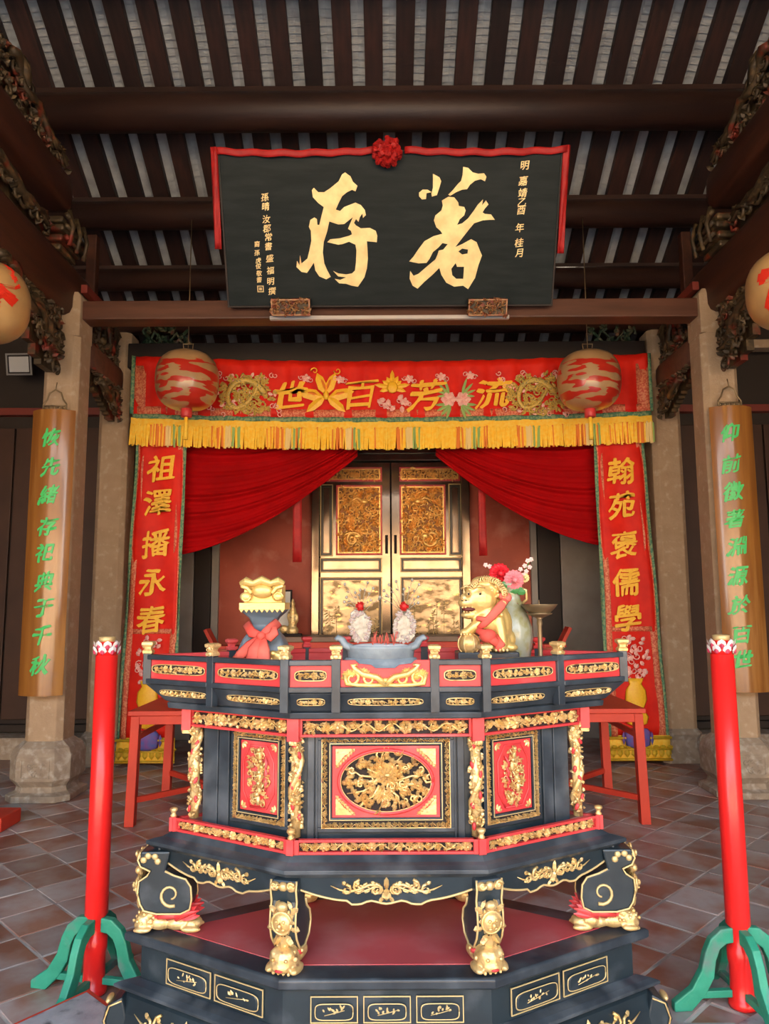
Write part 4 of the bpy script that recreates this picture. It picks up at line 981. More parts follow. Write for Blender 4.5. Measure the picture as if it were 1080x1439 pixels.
# tray mouldings
mb = MB(); mb.loft([hexp(-.066,1.236), hexp(-.046,1.240), hexp(-.044,1.258), hexp(-.055,1.262)]); mb.build('tray_moulding', BLACKT, at_, bev=.002)
mb = MB(); mb.loft([hexp(-.050,1.260), hexp(-.040,1.266), hexp(-.004,1.322), hexp(-.012,1.327)]); cove = mb.build('tray_cove', BLACKT, at_, bev=.002)
mb = MB(); mb.loft([hexp(-.03,1.318), hexp(-.03,1.334)]); mb.build('tray_floor', REDTOP, at_)
def gilt_oval(parent, M, cx, cz, ww, hh, seed, name='gilt_panel', ground=HOLE, edge=True, tilt=0):
    mb = MB(); pts = []
    for j in range(28):
        t = 2*PI*j/28; ct, st = math.cos(t), math.sin(t)
        pts.append((cx + ww*abs(ct)**.45*(1 if ct > 0 else -1), cz + hh*abs(st)**.62*(1 if st > 0 else -1)))
    mb.prism(pts, .002, M @ T(0,-.002,0)); g_ = mb.build('dark_ground', ground, parent)
    mb = MB(); carve_band(mb, M @ T(cx-ww*.93, -.0025, 0), ww*1.86, hh*1.75, seed, cz-hh*.875, .006)
    mb.tube([(p[0], -.003, p[1]) for p in pts+pts[:1]], hh*.13, 5, M)
    mb.build(name, GOLD, parent)
def side_cells(i, L_):
    if i in (0, 3): return [0, L_*.5-.153, L_*.5+.153, L_]
    return [0, L_*.5, L_]
PO = faces(-.004); post_xy = []
for i in range(6):
    M, L_ = PO[i]; cells = side_cells(i, L_)
    front = i in (0, 1, 5)
    for k in range(len(cells)-1):
        a, b = cells[k]+.014, cells[k+1]-.014
        centre = (i == 0 and k == 1)
        if not centre:
            mb = MB(); mb.box(a-.003, b+.003, -.008, .020, 1.407, 1.424, M); mb.build('top_rail', BLACKT if front else RED, at_, bev=.003)
            mb = MB(); mb.box(a-.003, b+.003, .004, .016, 1.34, 1.408, M); pn = mb.build('red_rail_panel', RED, at_, bev=.001)
            if front: gilt_oval(pn, M @ T(0,.004,0), (a+b)/2, 1.376, (b-a)/2-.016, .0155, i*5+k)
        else:
            pol = [(a,1.335),(b,1.335),(b,1.423),(b-.045,1.423),(b-.058,1.412),(b-.095,1.408),((a+b)/2+.03,1.398),((a+b)/2-.03,1.398),(a+.095,1.408),(a+.058,1.412),(a+.045,1.423),(a,1.423)]
            mb = MB(); mb.prism(pol, .014, M); pn = mb.build('red_crest_panel', RED, at_, bev=.0015)
            mb = MB(); cm = (a+b)/2; hw_ = (b-a)/2
            for s in (-1, 1):
                mb.curl(cm + s*hw_*.74, 1.368, PI/2, .024, .006, M, 1.1, s, 0, 6, 12); mb.curl(cm + s*hw_*.36, 1.366, PI/2, .020, .0055, M, 1.1, -s, 0, 6, 12)
                mb.tube([(cm, -.004, 1.350), (cm+s*hw_*.2,-.005,1.372), (cm+s*hw_*.5,-.005,1.380), (cm+s*hw_*.66,-.005,1.395), (cm+s*hw_*.74,-.005,1.408), (cm+s*hw_*.62,-.005,1.410)], [.011,.010,.010,.009,.008,.004], 6, M)
                mb.tube([(cm, -.004, 1.347), (cm+s*hw_*.3,-.005,1.347), (cm+s*hw_*.6,-.005,1.348), (cm+s*hw_*.86,-.005,1.352), (cm+s*hw_*.9,-.005,1.38)], .007, 6, M)
                for aa in (.2,.6, 1.0, 1.4, 1.9, 2.3, 2.8): mb.petal(cm+s*hw_*.5, 1.376, aa, .026, .014, .007, M); mb.petal(cm+s*hw_*.2, 1.362, aa, .02, .012, .007, M); mb.petal(cm+s*hw_*.8, 1.37, aa+.4, .028, .014, .008, M)
                mb.petal(cm+s*hw_*.9, 1.37, PI/2+s*.4, .03, .012, .006, M)
            mb.ell((cm,-.004,1.358), (.016,.006,.012), M)
            mb.build('gilt_dragons', GOLDB, pn)
        mb = MB(); mb.box(a-.003, b+.003, -.010, .020, 1.325, 1.342, M); mb.build('bottom_rail', BLACKT if front else RED, at_, bev=.003)
        if front:
            # oval carvings on the sloping cove
            Mc = M @ T(0, -.004, 1.322) @ R(math.atan2(.036,.056)*-1, 'X') @ T(0, 0, -1.322)
            Mc = M @ T(0, .002, 1.322) @ R(math.atan2(.036,.056), 'X') @ T(0, 0, -1.322)
            gilt_oval(cove, Mc, (a+b)/2 + (0 if i == 0 else (-.012 if i == 1 else .012)), 1.291, ((b-a)/2-.022)*(1 if i == 0 else .93), .013, i*9+k+3)
    for k, c_ in enumerate(cells[:-1]):
        p = M @ Vector((c_, .006, 0))
        if k == 0 : 
            P6 = hexp(-.008, 0)[i]; p = Vector(P6)
            ang = {0: -15.5, 1: 15.5, 2: 90, 3: 164.5, 4: 195.5, 5: -90}[i]
        else: ang = math.degrees(math.atan2(M[1][0], M[0][0]))
        Mp = T(p.x, p.y, 0) @ R(math.radians(ang), 'Z')
        mb = MB(); mb.box(-.014,.014,-.014,.014,1.322 if (k == 0 and i in (2,5)) else 1.264,1.428,Mp)
        mb.build('post', BLACKT, at_, bev=.002)
        rear = i in (3,) or (i == 2 and k > 0) or (i == 4)
        mb = MB(); q_ = math.sqrt(2)
        mb.lathe([(.016*q_,1.428),(.017*q_,1.436),(.011*q_,1.443),(.012*q_,1.450),(.019*q_,1.458),(.0195*q_,1.466),(.012*q_,1.470)], 4, Mp, smooth=False, ph=PI/4)
        if not rear:
            for sx2 in (-1,1):
                mb.ell((sx2*.011,-.014,1.461),.0065,Mp,6,4); mb.curl(sx2*.008,1.449,0,.007,.002,Mp @ T(0,-.015,0),1,sx2)
            mb.ell((0,-.015,1.434),(.012,.006,.008),Mp,6,4); mb.petal(0,1.445,PI/2,.02,.012,.006,Mp @ T(0,-.016,0))
        mb.build('finial', RED if rear else GOLDP, at_, bev=.0015)
# upper frieze and lower fence, both red frames around gilt openwork
for zc0, zc1, t, nm in ((1.178,1.237,-.078,'frieze'), (.829,.873,-.058,'fence')):
    for i in range(6):
        M, L_ = faces(t)[i]; th = .008
        mb = MB(); mb.box(0, L_, 0, .018, zc0, zc0+th, M); mb.box(0, L_, 0, .018, zc1-th, zc1, M)
        mb.box(-.0, .026, -.002, .02, zc0, zc1, M); mb.box(L_-.026, L_, -.002, .02, zc0, zc1, M)
        fr_ = mb.build('red_'+nm+'_frame', RED, at_, bev=.001)
        if i in (0, 1, 5):
            mb = MB(); mb.box(.026, L_-.026, .014, .017, zc0+th, zc1-th, M); mb.build('dark_ground', HOLE, fr_)
            mb = MB(); carve_band(mb, M @ T(.03, .008, 0), L_-.06, zc1-zc0-2*th+.006, i*3+int(zc0*10), zc0+th-.003, .009)
            carve_band(mb, M @ T(.035, .012, 0), L_-.07, zc1-zc0-2*th+.004, i*3+77, zc0+th-.002, .006)
            mb.build('gilt_openwork', GOLD, fr_)
    for k, P in enumerate(hexp(t-.004, 0)):
        ang = [-15.5,15.5,90,164.5,195.5,-90][k]
        Mp = T(P[0], P[1], 0) @ R(math.radians(ang), 'Z'); mb = MB()
        if nm == 'fence':
            mb.box(-.012,.012,-.012,.012,zc0,zc1+.002,Mp); mb.build('fence_post', RED, at_, bev=.001)
            mb = MB(); mb.lathe([(.009,.874),(.012,.879),(.007,.885),(.010,.892),(.014,.897),(.013,.903),(.004,.906)], 10, Mp); mb.build('fence_finial', GOLDP, at_)
        else:
            mb.box(-.020,.020,-.016,.016,zc0-.012,zc1,Mp); mb.build('frieze_post', RED, at_, bev=.001)
            mb = MB(); mb.box(-.013,.013,-.014,.014,zc0-.024,zc0-.010,Mp)
            for q2 in (-.008,.008): mb.ell((q2,-.012,zc0-.016),(.007,.006,.008),Mp,6,4)
            mb.build('gilt_pendant', GOLDP, at_, bev=.001)
# dragon columns at the corners
for k, P in enumerate(hexp(-.098, 0)):
    rn = random.Random(k+3); Mp = T(P[0], P[1], 0)
    mb = MB(); mb.lathe([(.016,.872),(.016,1.18)], 12, Mp); cl = mb.build('corner_column', GOLD, at_)
    mb = MB()
    for w0 in (0,):
        pts = [(.016*math.cos(w0+k+t*.42), .016*math.sin(w0+k+t*.42), .895+.0138*t) for t in range(21)]
        mb.tube(pts, [.009 if j % 3 else .011 for j in range(21)], 6, Mp)
    for j in range(64):
        a = rn.uniform(PI, 2*PI) if k in (0,1,2,5) else rn.uniform(0,2*PI); z = rn.uniform(.89,1.175)
        Mk = Mp @ T(.018*math.cos(a), .018*math.sin(a), z) @ R(a+PI/2, 'Z')
        mb.petal(0, 0, rn.random()*6.3, .018, .010, .008, Mk)
        if j % 4 == 0: mb.ell((0,-.004,0), .006, Mk, 6, 4)
    mb.build('gilt_dragon', GOLDP, cl)
    mb = MB()
    for j in range(9):
        if j % 3 == k % 3: continue
        a = -PI/2 + (.6 if j % 2 else -.5) + rn.uniform(-.3,.3); mb.ell((.0,-.000,0), (.007,.005,.013), Mp @ T(.020*math.cos(a), .020*math.sin(a), .905+.031*j) @ R(a+PI/2,'Z') @ R(rn.uniform(-.7,.7),'Y'), 7, 5)
    mb.build('red_patches', RED, cl, kind='stuff')
# cabinet panels
for i in (0, 1, 5, 2, 4):
    M, L_ = faces(B0)[i]; rn = random.Random(i)
    if i == 0:
        x0, x1, z0, z1 = L_/2-.205, L_/2+.205, .893, 1.172
    elif i in (1, 4): x0, x1, z0, z1 = .045, .262, .893, 1.172
    else: x0, x1, z0, z1 = L_-.262, L_-.045, .893, 1.172
    mb = MB(); wframe(mb, x0-.012, x1+.012, z0-.012, z1+.006, .014, -.010, 0, M); fr_ = mb.build('black_moulding', BLACKT, at_, bev=.002)
    if i in (1, 5):   # plain boards beside the panel
        for a, b in (((.285,.33),(.335,.40)) if i == 1 else ((L_-.33,L_-.285),(L_-.40,L_-.335))):
            mb = MB(); mb.box(a, b, -.008, 0, .835, 1.178, M); mb.build('stile_board', BLACKT, at_, bev=.002)
    if i == 0:
        for a, b in ((.03,.052),(.056,.064),(L_-.052,L_-.03),(L_-.064,L_-.056)):
            mb = MB(); mb.box(a, b, -.008, 0, .835, 1.178, M); mb.build('stile_board', BLACKT, at_, bev=.002)
    if i in (2, 4):
        continue
    bw = .020 if i == 0 else .016
    mb = MB(); mb.box(x0, x1, -.006, 0, z0, z1, M); mb.build('dark_ground', HOLE, fr_)
    mb = MB()
    carve_band(mb, M @ T(x0, -.006, 0), x1-x0, bw, 3+i, z0, .009); carve_band(mb, M @ T(x0, -.006, 0), x1-x0, bw, 4+i, z1-bw, .009)
    for xx in (x0, x1-bw):
        Mv = M @ T(xx+bw, -.006, z0) @ R(-PI/2, 'Y'); carve_band(mb, Mv, z1-z0, bw, 9+i, 0, .009)
    wframe(mb, x0, x1, z0, z1, .0025, -.010, 0, M)
    mb.build('gilt_border', GOLDP, fr_)
    a, b, c, d = x0+bw+.003, x1-bw-.003, z0+bw+.003, z1-bw*.3-.008
    mb = MB(); wframe(mb, a, b, c, d, .010, -.014, 0, M); mb.build('black_inner_moulding', BLACK, fr_, bev=.002)
    mb = MB(); wframe(mb, a+.003, b-.003, c+.003, d-.003, .0022, -.0165, -.012, M); mb.build('gold_line', GOLDL, fr_)
    a += .012; b -= .012; c += .012; d -= .012; cx, cz = (a+b)/2, (c+d)/2
    if i == 0:
        ww, hh = (b-a)/2-.026, (d-c)/2-.017
        cv = bpy.data.curves.new('p', 'CURVE'); cv.dimensions = '2D'; cv.fill_mode = 'BOTH'; cv.extrude = .005
        sp = cv.splines.new('POLY'); sp.points.add(3); sp.use_cyclic_u = True
        for q_, P in zip(sp.points, ((a,c),(b,c),(b,d),(a,d))): q_.co = (P[0],P[1],0,1)
        sp = cv.splines.new('POLY'); sp.points.add(47); sp.use_cyclic_u = True
        el = [(cx+ww*math.cos(2*PI*j/48), cz+hh*math.sin(2*PI*j/48)) for j in range(48)]
        for q_, P in zip(sp.points, el): q_.co = (P[0],P[1],0,1)
        o = bpy.data.objects.new('p', cv); col.objects.link(o); bpy.context.view_layer.update()
        me = bpy.data.meshes.new_from_object(o.evaluated_get(bpy.context.evaluated_depsgraph_get()))
        mb = MB(); mb.add([(v.co.x, -v.co.z-.009, v.co.y) for v in me.vertices], [tuple(p.vertices) for p in me.polygons], M); bpy.data.objects.remove(o); bpy.data.curves.remove(cv); bpy.data.meshes.remove(me)
        mb.build('red_oval_panel', RED, fr_)
        mb = MB(); mb.tube([(cx+(ww+.005)*math.cos(2*PI*j/48), -.016, cz+(hh+.005)*math.sin(2*PI*j/48)) for j in range(49)], .006, 6, M); mb.build('red_oval_rim', RED, fr_)
        mb = MB(); mb.tube([(p[0], -.017, p[1]) for p in el+el[:1]], .0018, 5, M)
        ins = lambda x, z: ((x-cx)/ww)**2 + ((z-cz)/hh)**2 < .93
        carve_fill(mb, M @ T(0,-.010,0), 2*ww, 2*hh, 21, .034, ins, .014, 1.5, cx-ww, cz-hh, curly=.25)
        for k in range(13):
            t = k/13*2*PI; mb.tube([(cx+ww*.2*math.cos(t), -.012, cz+hh*.2*math.sin(t)), (cx+ww*.6*math.cos(t+.35), -.018, cz+hh*.55*math.sin(t+.35)), (cx+ww*.95*math.cos(t+.2), -.012, cz+hh*.95*math.sin(t+.2))], [.0045,.0035,.002], 5, M)
        # central flower head
        for k in range(10): mb.petal(cx+.004, cz+.022, k*2*PI/10, .042, .024, .016, M @ T(0,-.014,0))
        for k in range(8): mb.petal(cx+.004, cz+.022, k*2*PI/8+.3, .026, .018, .012, M @ T(0,-.024,0))
        mb.ell((cx+.004,-.034,cz+.024), (.012,.007,.007), M, 10, 6)
        for k in range(7): mb.petal(cx-.02, cz-.045, k*.9, .026, .014, .010, M @ T(0,-.014,0))
        mb.build('gilt_flower_carving', GOLDP, fr_)
        for sx2 in (-1,1):
            for sz in (-1,1):
                x_, z_ = cx+sx2*((b-a)/2-.011), cz+sz*((d-c)/2-.008)
                mb = MB(); mb.prism([(x_,z_),(x_-sx2*.062,z_),(x_-sx2*.048,z_-sz*.010),(x_-sx2*.026,z_-sz*.022),(x_-sx2*.010,z_-sz*.042),(x_,z_-sz*.060)], .003, M @ T(0,-.0165,0))
                for k in range(7):
                    t = k/6; mb.petal(x_-sx2*.050*t, z_-sz*.048*(1-t), math.atan2(-sz*.8,-sx2*.8), .014, .012, .005, M @ T(0,-.0165,0))
                mb.build('gilt_corner', GOLDP, fr_)
    else:
        mb = MB(); mb.box(a, b, -.009, 0, c, d, M); mb.build('red_panel', RED, fr_, bev=.001)
        mb = MB(); ww, hh = (b-a)/2-.014, (d-c)/2-.014
        oc = [(cx-ww*.55,cz-hh),(cx+ww*.55,cz-hh),(cx+ww,cz-hh*.5),(cx+ww,cz+hh*.5),(cx+ww*.55,cz+hh),(cx-ww*.55,cz+hh),(cx-ww,cz+hh*.5),(cx-ww,cz-hh*.5)]
        mb.tube([(p[0],-.011,p[1]) for p in oc+oc[:1]], .0035, 5, M); mb.build('red_octagon_rim', RED, fr_)
        mb = MB(); ins = lambda x, z: abs(x-cx) < ww*.7*(1.1-.5*abs(z-cz)/hh)
        carve_fill(mb, M @ T(0,-.010,0), 2*ww, 2*hh*.92, 50+i, .022, ins, .012, 1.25, cx-ww, cz-hh*.92)
        for k in range(5): # small figures in relief
            fx, fz = cx+ww*rn.uniform(-.3,.3), cz+hh*(-.75+.36*k)
            mb.ell((fx,-.016,fz), (.009,.008,.017), M, 7, 5); mb.ell((fx,-.022,fz+.020), .007, M, 7, 5)
            mb.tube([(fx,-.02,fz+.01),(fx+.014*(1 if k%2 else -1),-.024,fz+.004),(fx+.020*(1 if k%2 else -1),-.020,fz+.02)], .0035, 5, M)
        for k, P in enumerate(((a+.008,c+.008),(b-.008,c+.008),(b-.008,d-.008),(a+.008,d-.008))):
            aa = PI/4 + k*PI/2
            for j in (-.7,0,.7): mb.petal(P[0], P[1], aa+j, .022, .011, .004, M @ T(0,-.010,0))
        mb.build('gilt_figures', GOLDP, fr_, kind='stuff')
        mb = MB()
        for j in range(3): mb.tube([(cx+ww*(.5 if i == 5 else -.6), -.016, cz+hh*(.7-.3*j)), (cx+ww*(.62 if i == 5 else -.4),-.02, cz+hh*(.45-.3*j)), (cx+ww*(.5 if i == 5 else -.55),-.016, cz+hh*(.15-.3*j))], [.003,.006,.002], 5, M)
        mb.build('red_drapery', RED, fr_)
# aprons with scalloped lower edge
for i in range(6):
    M, L_ = faces(-.034)[i]; N = 40; bot = []
    top = .775
    for j in range(N+1):
        u = abs(j/N*2-1)  # 0 centre .. 1 ends
        z = .690 + .010*(1-math.cos(min(1,u/.18)*PI))*.5
        if u > .18: z = .700 - .012*math.sin((u-.18)/.22*PI) if u < .40 else .700 + .05*((u-.40)/.60)**1.6
        if abs(u-.36) < .04: z -= .004
        bot.append((j/N*L_, z))
    Mt = M @ T(0,0,top) @ R(.13,'X') @ T(0,0,-top)
    mb = MB(); mb.prism(bot + [(L_,top),(0,top)], .022, Mt); apn = mb.build('apron', BLACK, at_, bev=.002)
    mb = MB(); mb.tube([(p[0],-.001,p[1]+.001) for p in bot], .0035, 5, Mt); mb.build('gold_edge', GOLDL, apn)
    if i in (0,1,5):
        mb = MB(); scroll_motif(mb, Mt @ T(0,-.001,0), L_/2, .740, L_*.56, .066, i, .0048)
        scroll_motif(mb, Mt @ T(0,-.001,0), L_/2, .736, L_*.40, .050, i, .0036); 
        for s in (-1,1): mb.petal(L_/2+s*.01, .712, -PI/2+s*.6, .022, .012, .006, Mt)
        mb.petal(L_/2, .70, PI/2, .03, .03, .008, Mt)
        mb.build('gilt_scroll', GOLDP, apn)
# cabriole legs with lion masks
def leg(k, P, ang):
    M = T(P[0], P[1], .51) @ R(ang, 'Z')      # local +x outward, z from the plinth top
    corner = k in (2, 5)
    rn = random.Random(k)
    prof = [(-.10,.262),(.0,.262),(.008,.235),(-.002,.214),(-.034,.200),(-.024,.184),(.002,.168),(.006,.13),(-.004,.095),(-.018,.074),(-.06,.064),(-.14,.064),(-.170,.078),(-.176,.11),(-.172,.15),(-.155,.174),(-.115,.186),(-.085,.200)]
    if not corner:
        prof = [(-.10,.262),(.0,.262),(.004,.235),(-.004,.20),(.004,.165),(.006,.13),(-.006,.095),(-.03,.062),(-.07,.055),(-.105,.075),(-.12,.11),(-.11,.145),(-.085,.165),(-.075,.19)]
    hw_ = .040
    mb = MB(); mb.prism(prof, 2*hw_, M @ T(0,-hw_,0)); lg = mb.build('leg', BLACK, at_, bev=.006)
    mb = MB()
    for sy in (-hw_-.001, hw_+.001):
        mb.tube([(p[0], sy, p[1]) for p in prof[1:]], .0035, 5, M)
        if corner:
            pts = []
            for j in range(16):
                t = j/15; R0 = .038*(1-.65*t); pts.append((-.105+R0*math.cos(-2+t*6.5), sy*1.03, .125+R0*math.sin(-2+t*6.5)))
            mb.tube(pts, [.006*(1-.5*j/15) for j in range(16)], 5, M)
            for a in (.2,1.2,2.2,3.2): mb.ell((-.035+.024*math.cos(a), sy, .232+.018*math.sin(a)), (.012,.006,.011), M, 6, 4)
    mb.build('gold_edge', GOLDL, lg)
    Mo = M @ R(PI/2, 'Z')    # -y = outward ; x across
    # (local x across, -y outward)
    mb = MB()
    for z, w_ in ((.245,.044),):
        for q2 in (-1,0,1): mb.ell((q2*w_*.6, -.004, z), (.016,.013,.014), Mo, 8, 5)
    for s in (-1,1):
        mb.curl(s*.026, .250, 0, .013, .005, Mo @ T(0,-.012,0), 1, s); mb.petal(s*.012, .205, -PI/2+s*.5, .03, .016, .01, Mo)
        mb.petal(s*.02, .165, PI/2-s*.9, .035, .02, .012, Mo); mb.petal(s*.02, .13, s*-.2 if s>0 else PI+.2, .034, .022, .012, Mo); mb.petal(s*.012,.10,-PI/2+s*.7,.03,.02,.012,Mo)
    mb.ell((0,-.014,.192), (.020,.014,.014), Mo, 8, 6); mb.petal(0,.188,-PI/2,.02,.03,.012,Mo)
    # mask
    for kk in range(12): mb.petal(0, .145, kk*PI/6, .040, .022, .012, Mo @ T(0,-.004,0))
    mb.ell((0,-.012,.145), (.030,.016,.030), Mo, 14, 8); mb.tube([(.031*math.cos(t*PI/8), -.014, .145+.031*math.sin(t*PI/8)) for t in range(17)], .004, 5, Mo)
    mb.ell((0,-.030,.142), (.007,.008,.009), Mo, 8, 6)
    for s in (-1,1): mb.ell((s*.011,-.027,.153), (.006,.005,.005), Mo, 6, 5); mb.ell((s*.009,-.025,.131), (.008,.006,.005), Mo, 6, 5)
    for kk in (-1,1): mb.petal(kk*.008,.11,-PI/2+kk*.5,.036,.022,.016,Mo)
    mb.petal(0,.105,-PI/2,.04,.04,.02,Mo)
    mb.build('lion_mask', GOLDP, lg, kind='stuff')
    # crouching gilt beast as the foot
    mb = MB()
    L_ = .20 if corner else .11
    els = [((-.00,0,.030),(.034,.036,.030)), ((.012,.018,.040),(.014,.012,.014)), ((.012,-.018,.040),(.014,.012,.014)), ((.018,0,.018),(.020,.026,.014)),
           ((-.05,0,.026),(.045,.034,.026)), ((.0,.03,.010),(.030,.014,.010)), ((.0,-.03,.010),(.030,.014,.010)), ((-.02,0,.052),(.022,.028,.016))]
    if corner: els += [((-.11,0,.024),(.05,.034,.024)), ((-.16,0,.022),(.035,.030,.020)), ((-.16,.028,.010),(.036,.012,.010)), ((-.16,-.028,.010),(.036,.012,.010)), ((-.13,-.02,.03),(.03,.02,.02))]
    fs_ = 1.0 if corner else 1.3
    for c, r in els: mb.ell((c[0]*fs_-.012, c[1]*fs_, c[2]*fs_), [q*fs_ for q in r], M, 10, 7)
    ft = mb.build('beast_foot', GOLDP, lg, remesh=.0035)
    mb = MB()
    for kk in range(26): 
        x_ = rn.uniform(-.04,.02); y_ = rn.uniform(-.034,.034); mb.ell(((x_-.01)*fs_, y_*fs_, (.036+.022*math.cos(y_*50)+rn.uniform(-.004,.004))*fs_), rn.uniform(.005,.008), M, 6, 4)
    for s in (-1,1): mb.ell((.022*fs_,s*.016*fs_,.036*fs_),.006,M,6,4)
    for kk in range(4): mb.ell((.012,(-1.5+kk)*.016,.006),(.010,.006,.006),M,6,4)
    mb.build('mane_curls', GOLD, lg)
    mb = MB()
    if corner:
        for s in (-1,1):
            for kk in range(3): mb.tube([(-.06-.03*kk, s*.030, .050-.004*kk), (-.10-.03*kk, s*.036, .056+.004*kk), (-.15-.025*kk, s*.034, .052+.010*kk)], [.008,.010,.003], 6, M, .6)
        mb.box(-.13,-.05,-.028,.028,.046,.060,M)
        for s in (-1,1):
            for kk in range(4): mb.petal(-.13, .045, PI - .15 - .22*kk, .075, .02, .006, M @ T(0, s*.034, 0))
    else:
        mb.ell((.032,0,.020),(.008,.014,.005),M,8,5); mb.tube([(-.03,.03,.05),(-.05,.036,.045),(-.07,.032,.035)],[.008,.009,.003],6,M); mb.tube([(-.03,-.03,.05),(-.05,-.036,.045),(-.07,-.032,.035)],[.008,.009,.003],6,M)
    mb.build('red_flames', RED, lg, kind='stuff')
ANG = [math.radians(-105.5), math.radians(-74.5), 0, math.radians(74.5), math.radians(105.5), PI]
for k, P in enumerate(hexp(-.012, 0)):
    leg(k, P, ANG[k])

# ------------------------------------------------------------------ things standing in the tray
ZT = 1.335
# stone censer
cs = thing('stone_censer', 'grey-blue stone incense censer in the centre of the tray, filled with ash', 'censer', (-.015, 2.56, ZT))
M = T(-.015, 2.56, ZT)
mb = MB(); mb.lathe([(.10,.0),(.125,.012),(.135,.035),(.132,.060),(.120,.080)], 32, M, 1, .55); mb.build('lower_bowl', GREYST, cs)
mb = MB(); mb.lathe([(.108,.076),(.112,.082),(.114,.105),(.120,.112),(.120,.122),(.108,.122),(.104,.112)], 32, M, 1, .6); mb.build('upper_bowl', GREYST, cs)
for s in (-1,1):
    mb = MB(); mb.tube([(s*.100,0,.112),(s*.122,0,.122),(s*.132,0,.140),(s*.146,0,.148),(s*.152,0,.140)], [.014,.014,.012,.011,.009], 8, M, 2.6); mb.build('handle', GREYST, cs)
mb = MB(); mb.lathe([(.106,.108),(.104,.120),(.07,.126),(.01,.129)], 28, M, 1, .6); mb.build('ash_fill', ASH, cs, kind='stuff')
rn = random.Random(12)
ISO = 'small red incense stick stubs standing in the ash of the stone censer'
p0 = None
for k in range(26):
    x = rn.uniform(-.028,.052); y = 2.56 + rn.uniform(-.045,.02)
    if p0 is None:
        mb = MB(); mb.tube([(0,0,0),(0,0,.045)], [.0014,.0014], 5); p0 = mb.build('incense_stick', BOW); tag(p0, ISO, 'incense', 'incense sticks in the censer'); o = p0
    else: o = p0.copy(); col.objects.link(o)
    o.location = (x-.015+.0, y, ZT+.123); o.rotation_euler = (rn.uniform(-.25,.25), rn.uniform(-.3,.3), 0); o.scale = (1,1,rn.uniform(.4,1.1))
for s, u, lab in ((-1, 506, 'silvery paper flower ornament with a red bobble in the left of the censer'), (1, 568, 'silvery paper flower ornament with a red bobble in the right of the censer')):
    p = at(u, 900, 2.56); og = thing('paper_ornament', lab, 'ornament', (p.x, 2.56, p.z)); M = T(p.x, 2.56, p.z-.006); rn = random.Random(s+4)
    mb = MB(); mb.prism([(-.022,0),(.026,0),(.036,.03),(.038,.06),(.028,.085),(.008,.108),(-.016,.114),(-.034,.10),(-.036,.07),(-.026,.035)] if s < 0 else [(-.030,0),(.020,0),(.036,.02),(.040,.055),(.032,.085),(.010,.104),(-.014,.10),(-.036,.075),(-.040,.04)], .012, M); mb.build('plaque', CRYS, og, bev=.003)
    mb = MB()
    for k in range(70):
        a = rn.uniform(0,2*PI); r = rn.uniform(.6,1.0); mb.petal(.030*r*math.cos(a), .055+.048*r*math.sin(a), a, .014, .009, .006, M @ T(0,-.002,0))
    mb.build('petal_edge', mat('silver_petals_%d' % s, (.62,.58,.52), .4, .2, c2=(.5,.36,.34), scale=90), og)
    mb = MB()
    for k in range(9):
        a = PI/2 + (k-4)*.26; L_ = rn.uniform(.05,.12); e_ = (.0+math.cos(a)*L_, -.002, .105+math.sin(a)*L_)
        mb.tube([(0,0,.09), ((e_[0])*.5, -.004, .105+(e_[2]-.105)*.55), e_], .0009, 4, M); mb.ell(e_, (.005,.004,.006), M, 6, 4)
        mb.petal(e_[0]*.7, .105+(e_[2]-.105)*.7, a+.8, .012, .006, .003, M)
    mb.build('wire_sprays', CRYS, og)
    mb = MB(); mb.ell((0.0,-.008,.122), .012, M, 10, 7)
    for k in range(20): a = rn.random()*6.3; mb.petal(.008*math.cos(a), .122+.008*math.sin(a), a, .009, .007, .006, M @ T(0,-.012,0))
    mb.build('red_bobble', BOWR, og)

# square vessel on the left
vs_ = thing('ritual_vessel', 'waisted grey vessel with a square gilt scrolled top and a red cloth bow', 'vessel', (-.425, 2.66, ZT))
M = T(-.428, 2.66, ZT)
def sq(h, z, d=None): d = h*.8 if d is None else d; c = h*.12; return [(-h+c,-d,z),(h-c,-d,z),(h,-d+c,z),(h,d-c,z),(h-c,d,z),(-h+c,d,z),(-h,d-c,z),(-h,-d+c,z)]
mb = MB(); mb.loft([sq(.082,.02), sq(.088,.05), sq(.086,.10), sq(.070,.14), sq(.045,.175), sq(.038,.19), sq(.050,.215), sq(.072,.235), sq(.078,.242)], M, True); mb.build('body', mat('blue_grey_paint',(.12,.16,.20),.45,c2=(.16,.20,.24),scale=7), vs_, bev=.003)
mb = MB(); mb.box(-.080,.080,-.066,.066,.243,.268,M)
for k in range(9): mb.prism([(-.080+k*.0178,.245),(-.080+(k+1)*.0178,.245),(-.080+(k+.5)*.0178,.232)], .006, M @ T(0,-.068,0))
mb.build('toothed_rim', GOLDB, vs_, bev=.002)
mb = MB(); Mv = M @ T(0,-.062,0)
mb.box(-.066,.066,.012,.11,.268,.330,Mv); mb.ell((0,0,.308),(.038,.02,.026),Mv,14,9); mb.tube([(-.074,0,.332),(-.055,-.008,.342),(-.030,-.01,.334),(0,-.012,.346),(.030,-.01,.334),(.055,-.008,.342),(.074,0,.332)],[.012,.016,.012,.016,.012,.016,.012],8,Mv)
for s in (-1,1):
    mb.ell((s*.056,-.004,.288),(.022,.014,.017),Mv,10,7); mb.curl(s*.056,.288,0,.018,.004,Mv @ T(0,-.012,0),1.2,s); mb.tube([(s*.036,-.01,.30),(s*.05,-.012,.318),(s*.072,-.006,.325)],.008,6,Mv)
mb.build('gilt_capital', GOLDB, vs_, bev=.004)
mb = MB(); Mv = M @ T(0,-.085,0)
def ribbon(mb, pts, w_, M, th=.004, n=10):
    pts = [Vector(p) for p in pts]
    mb.tube(pts, w_, 8, M, .35)
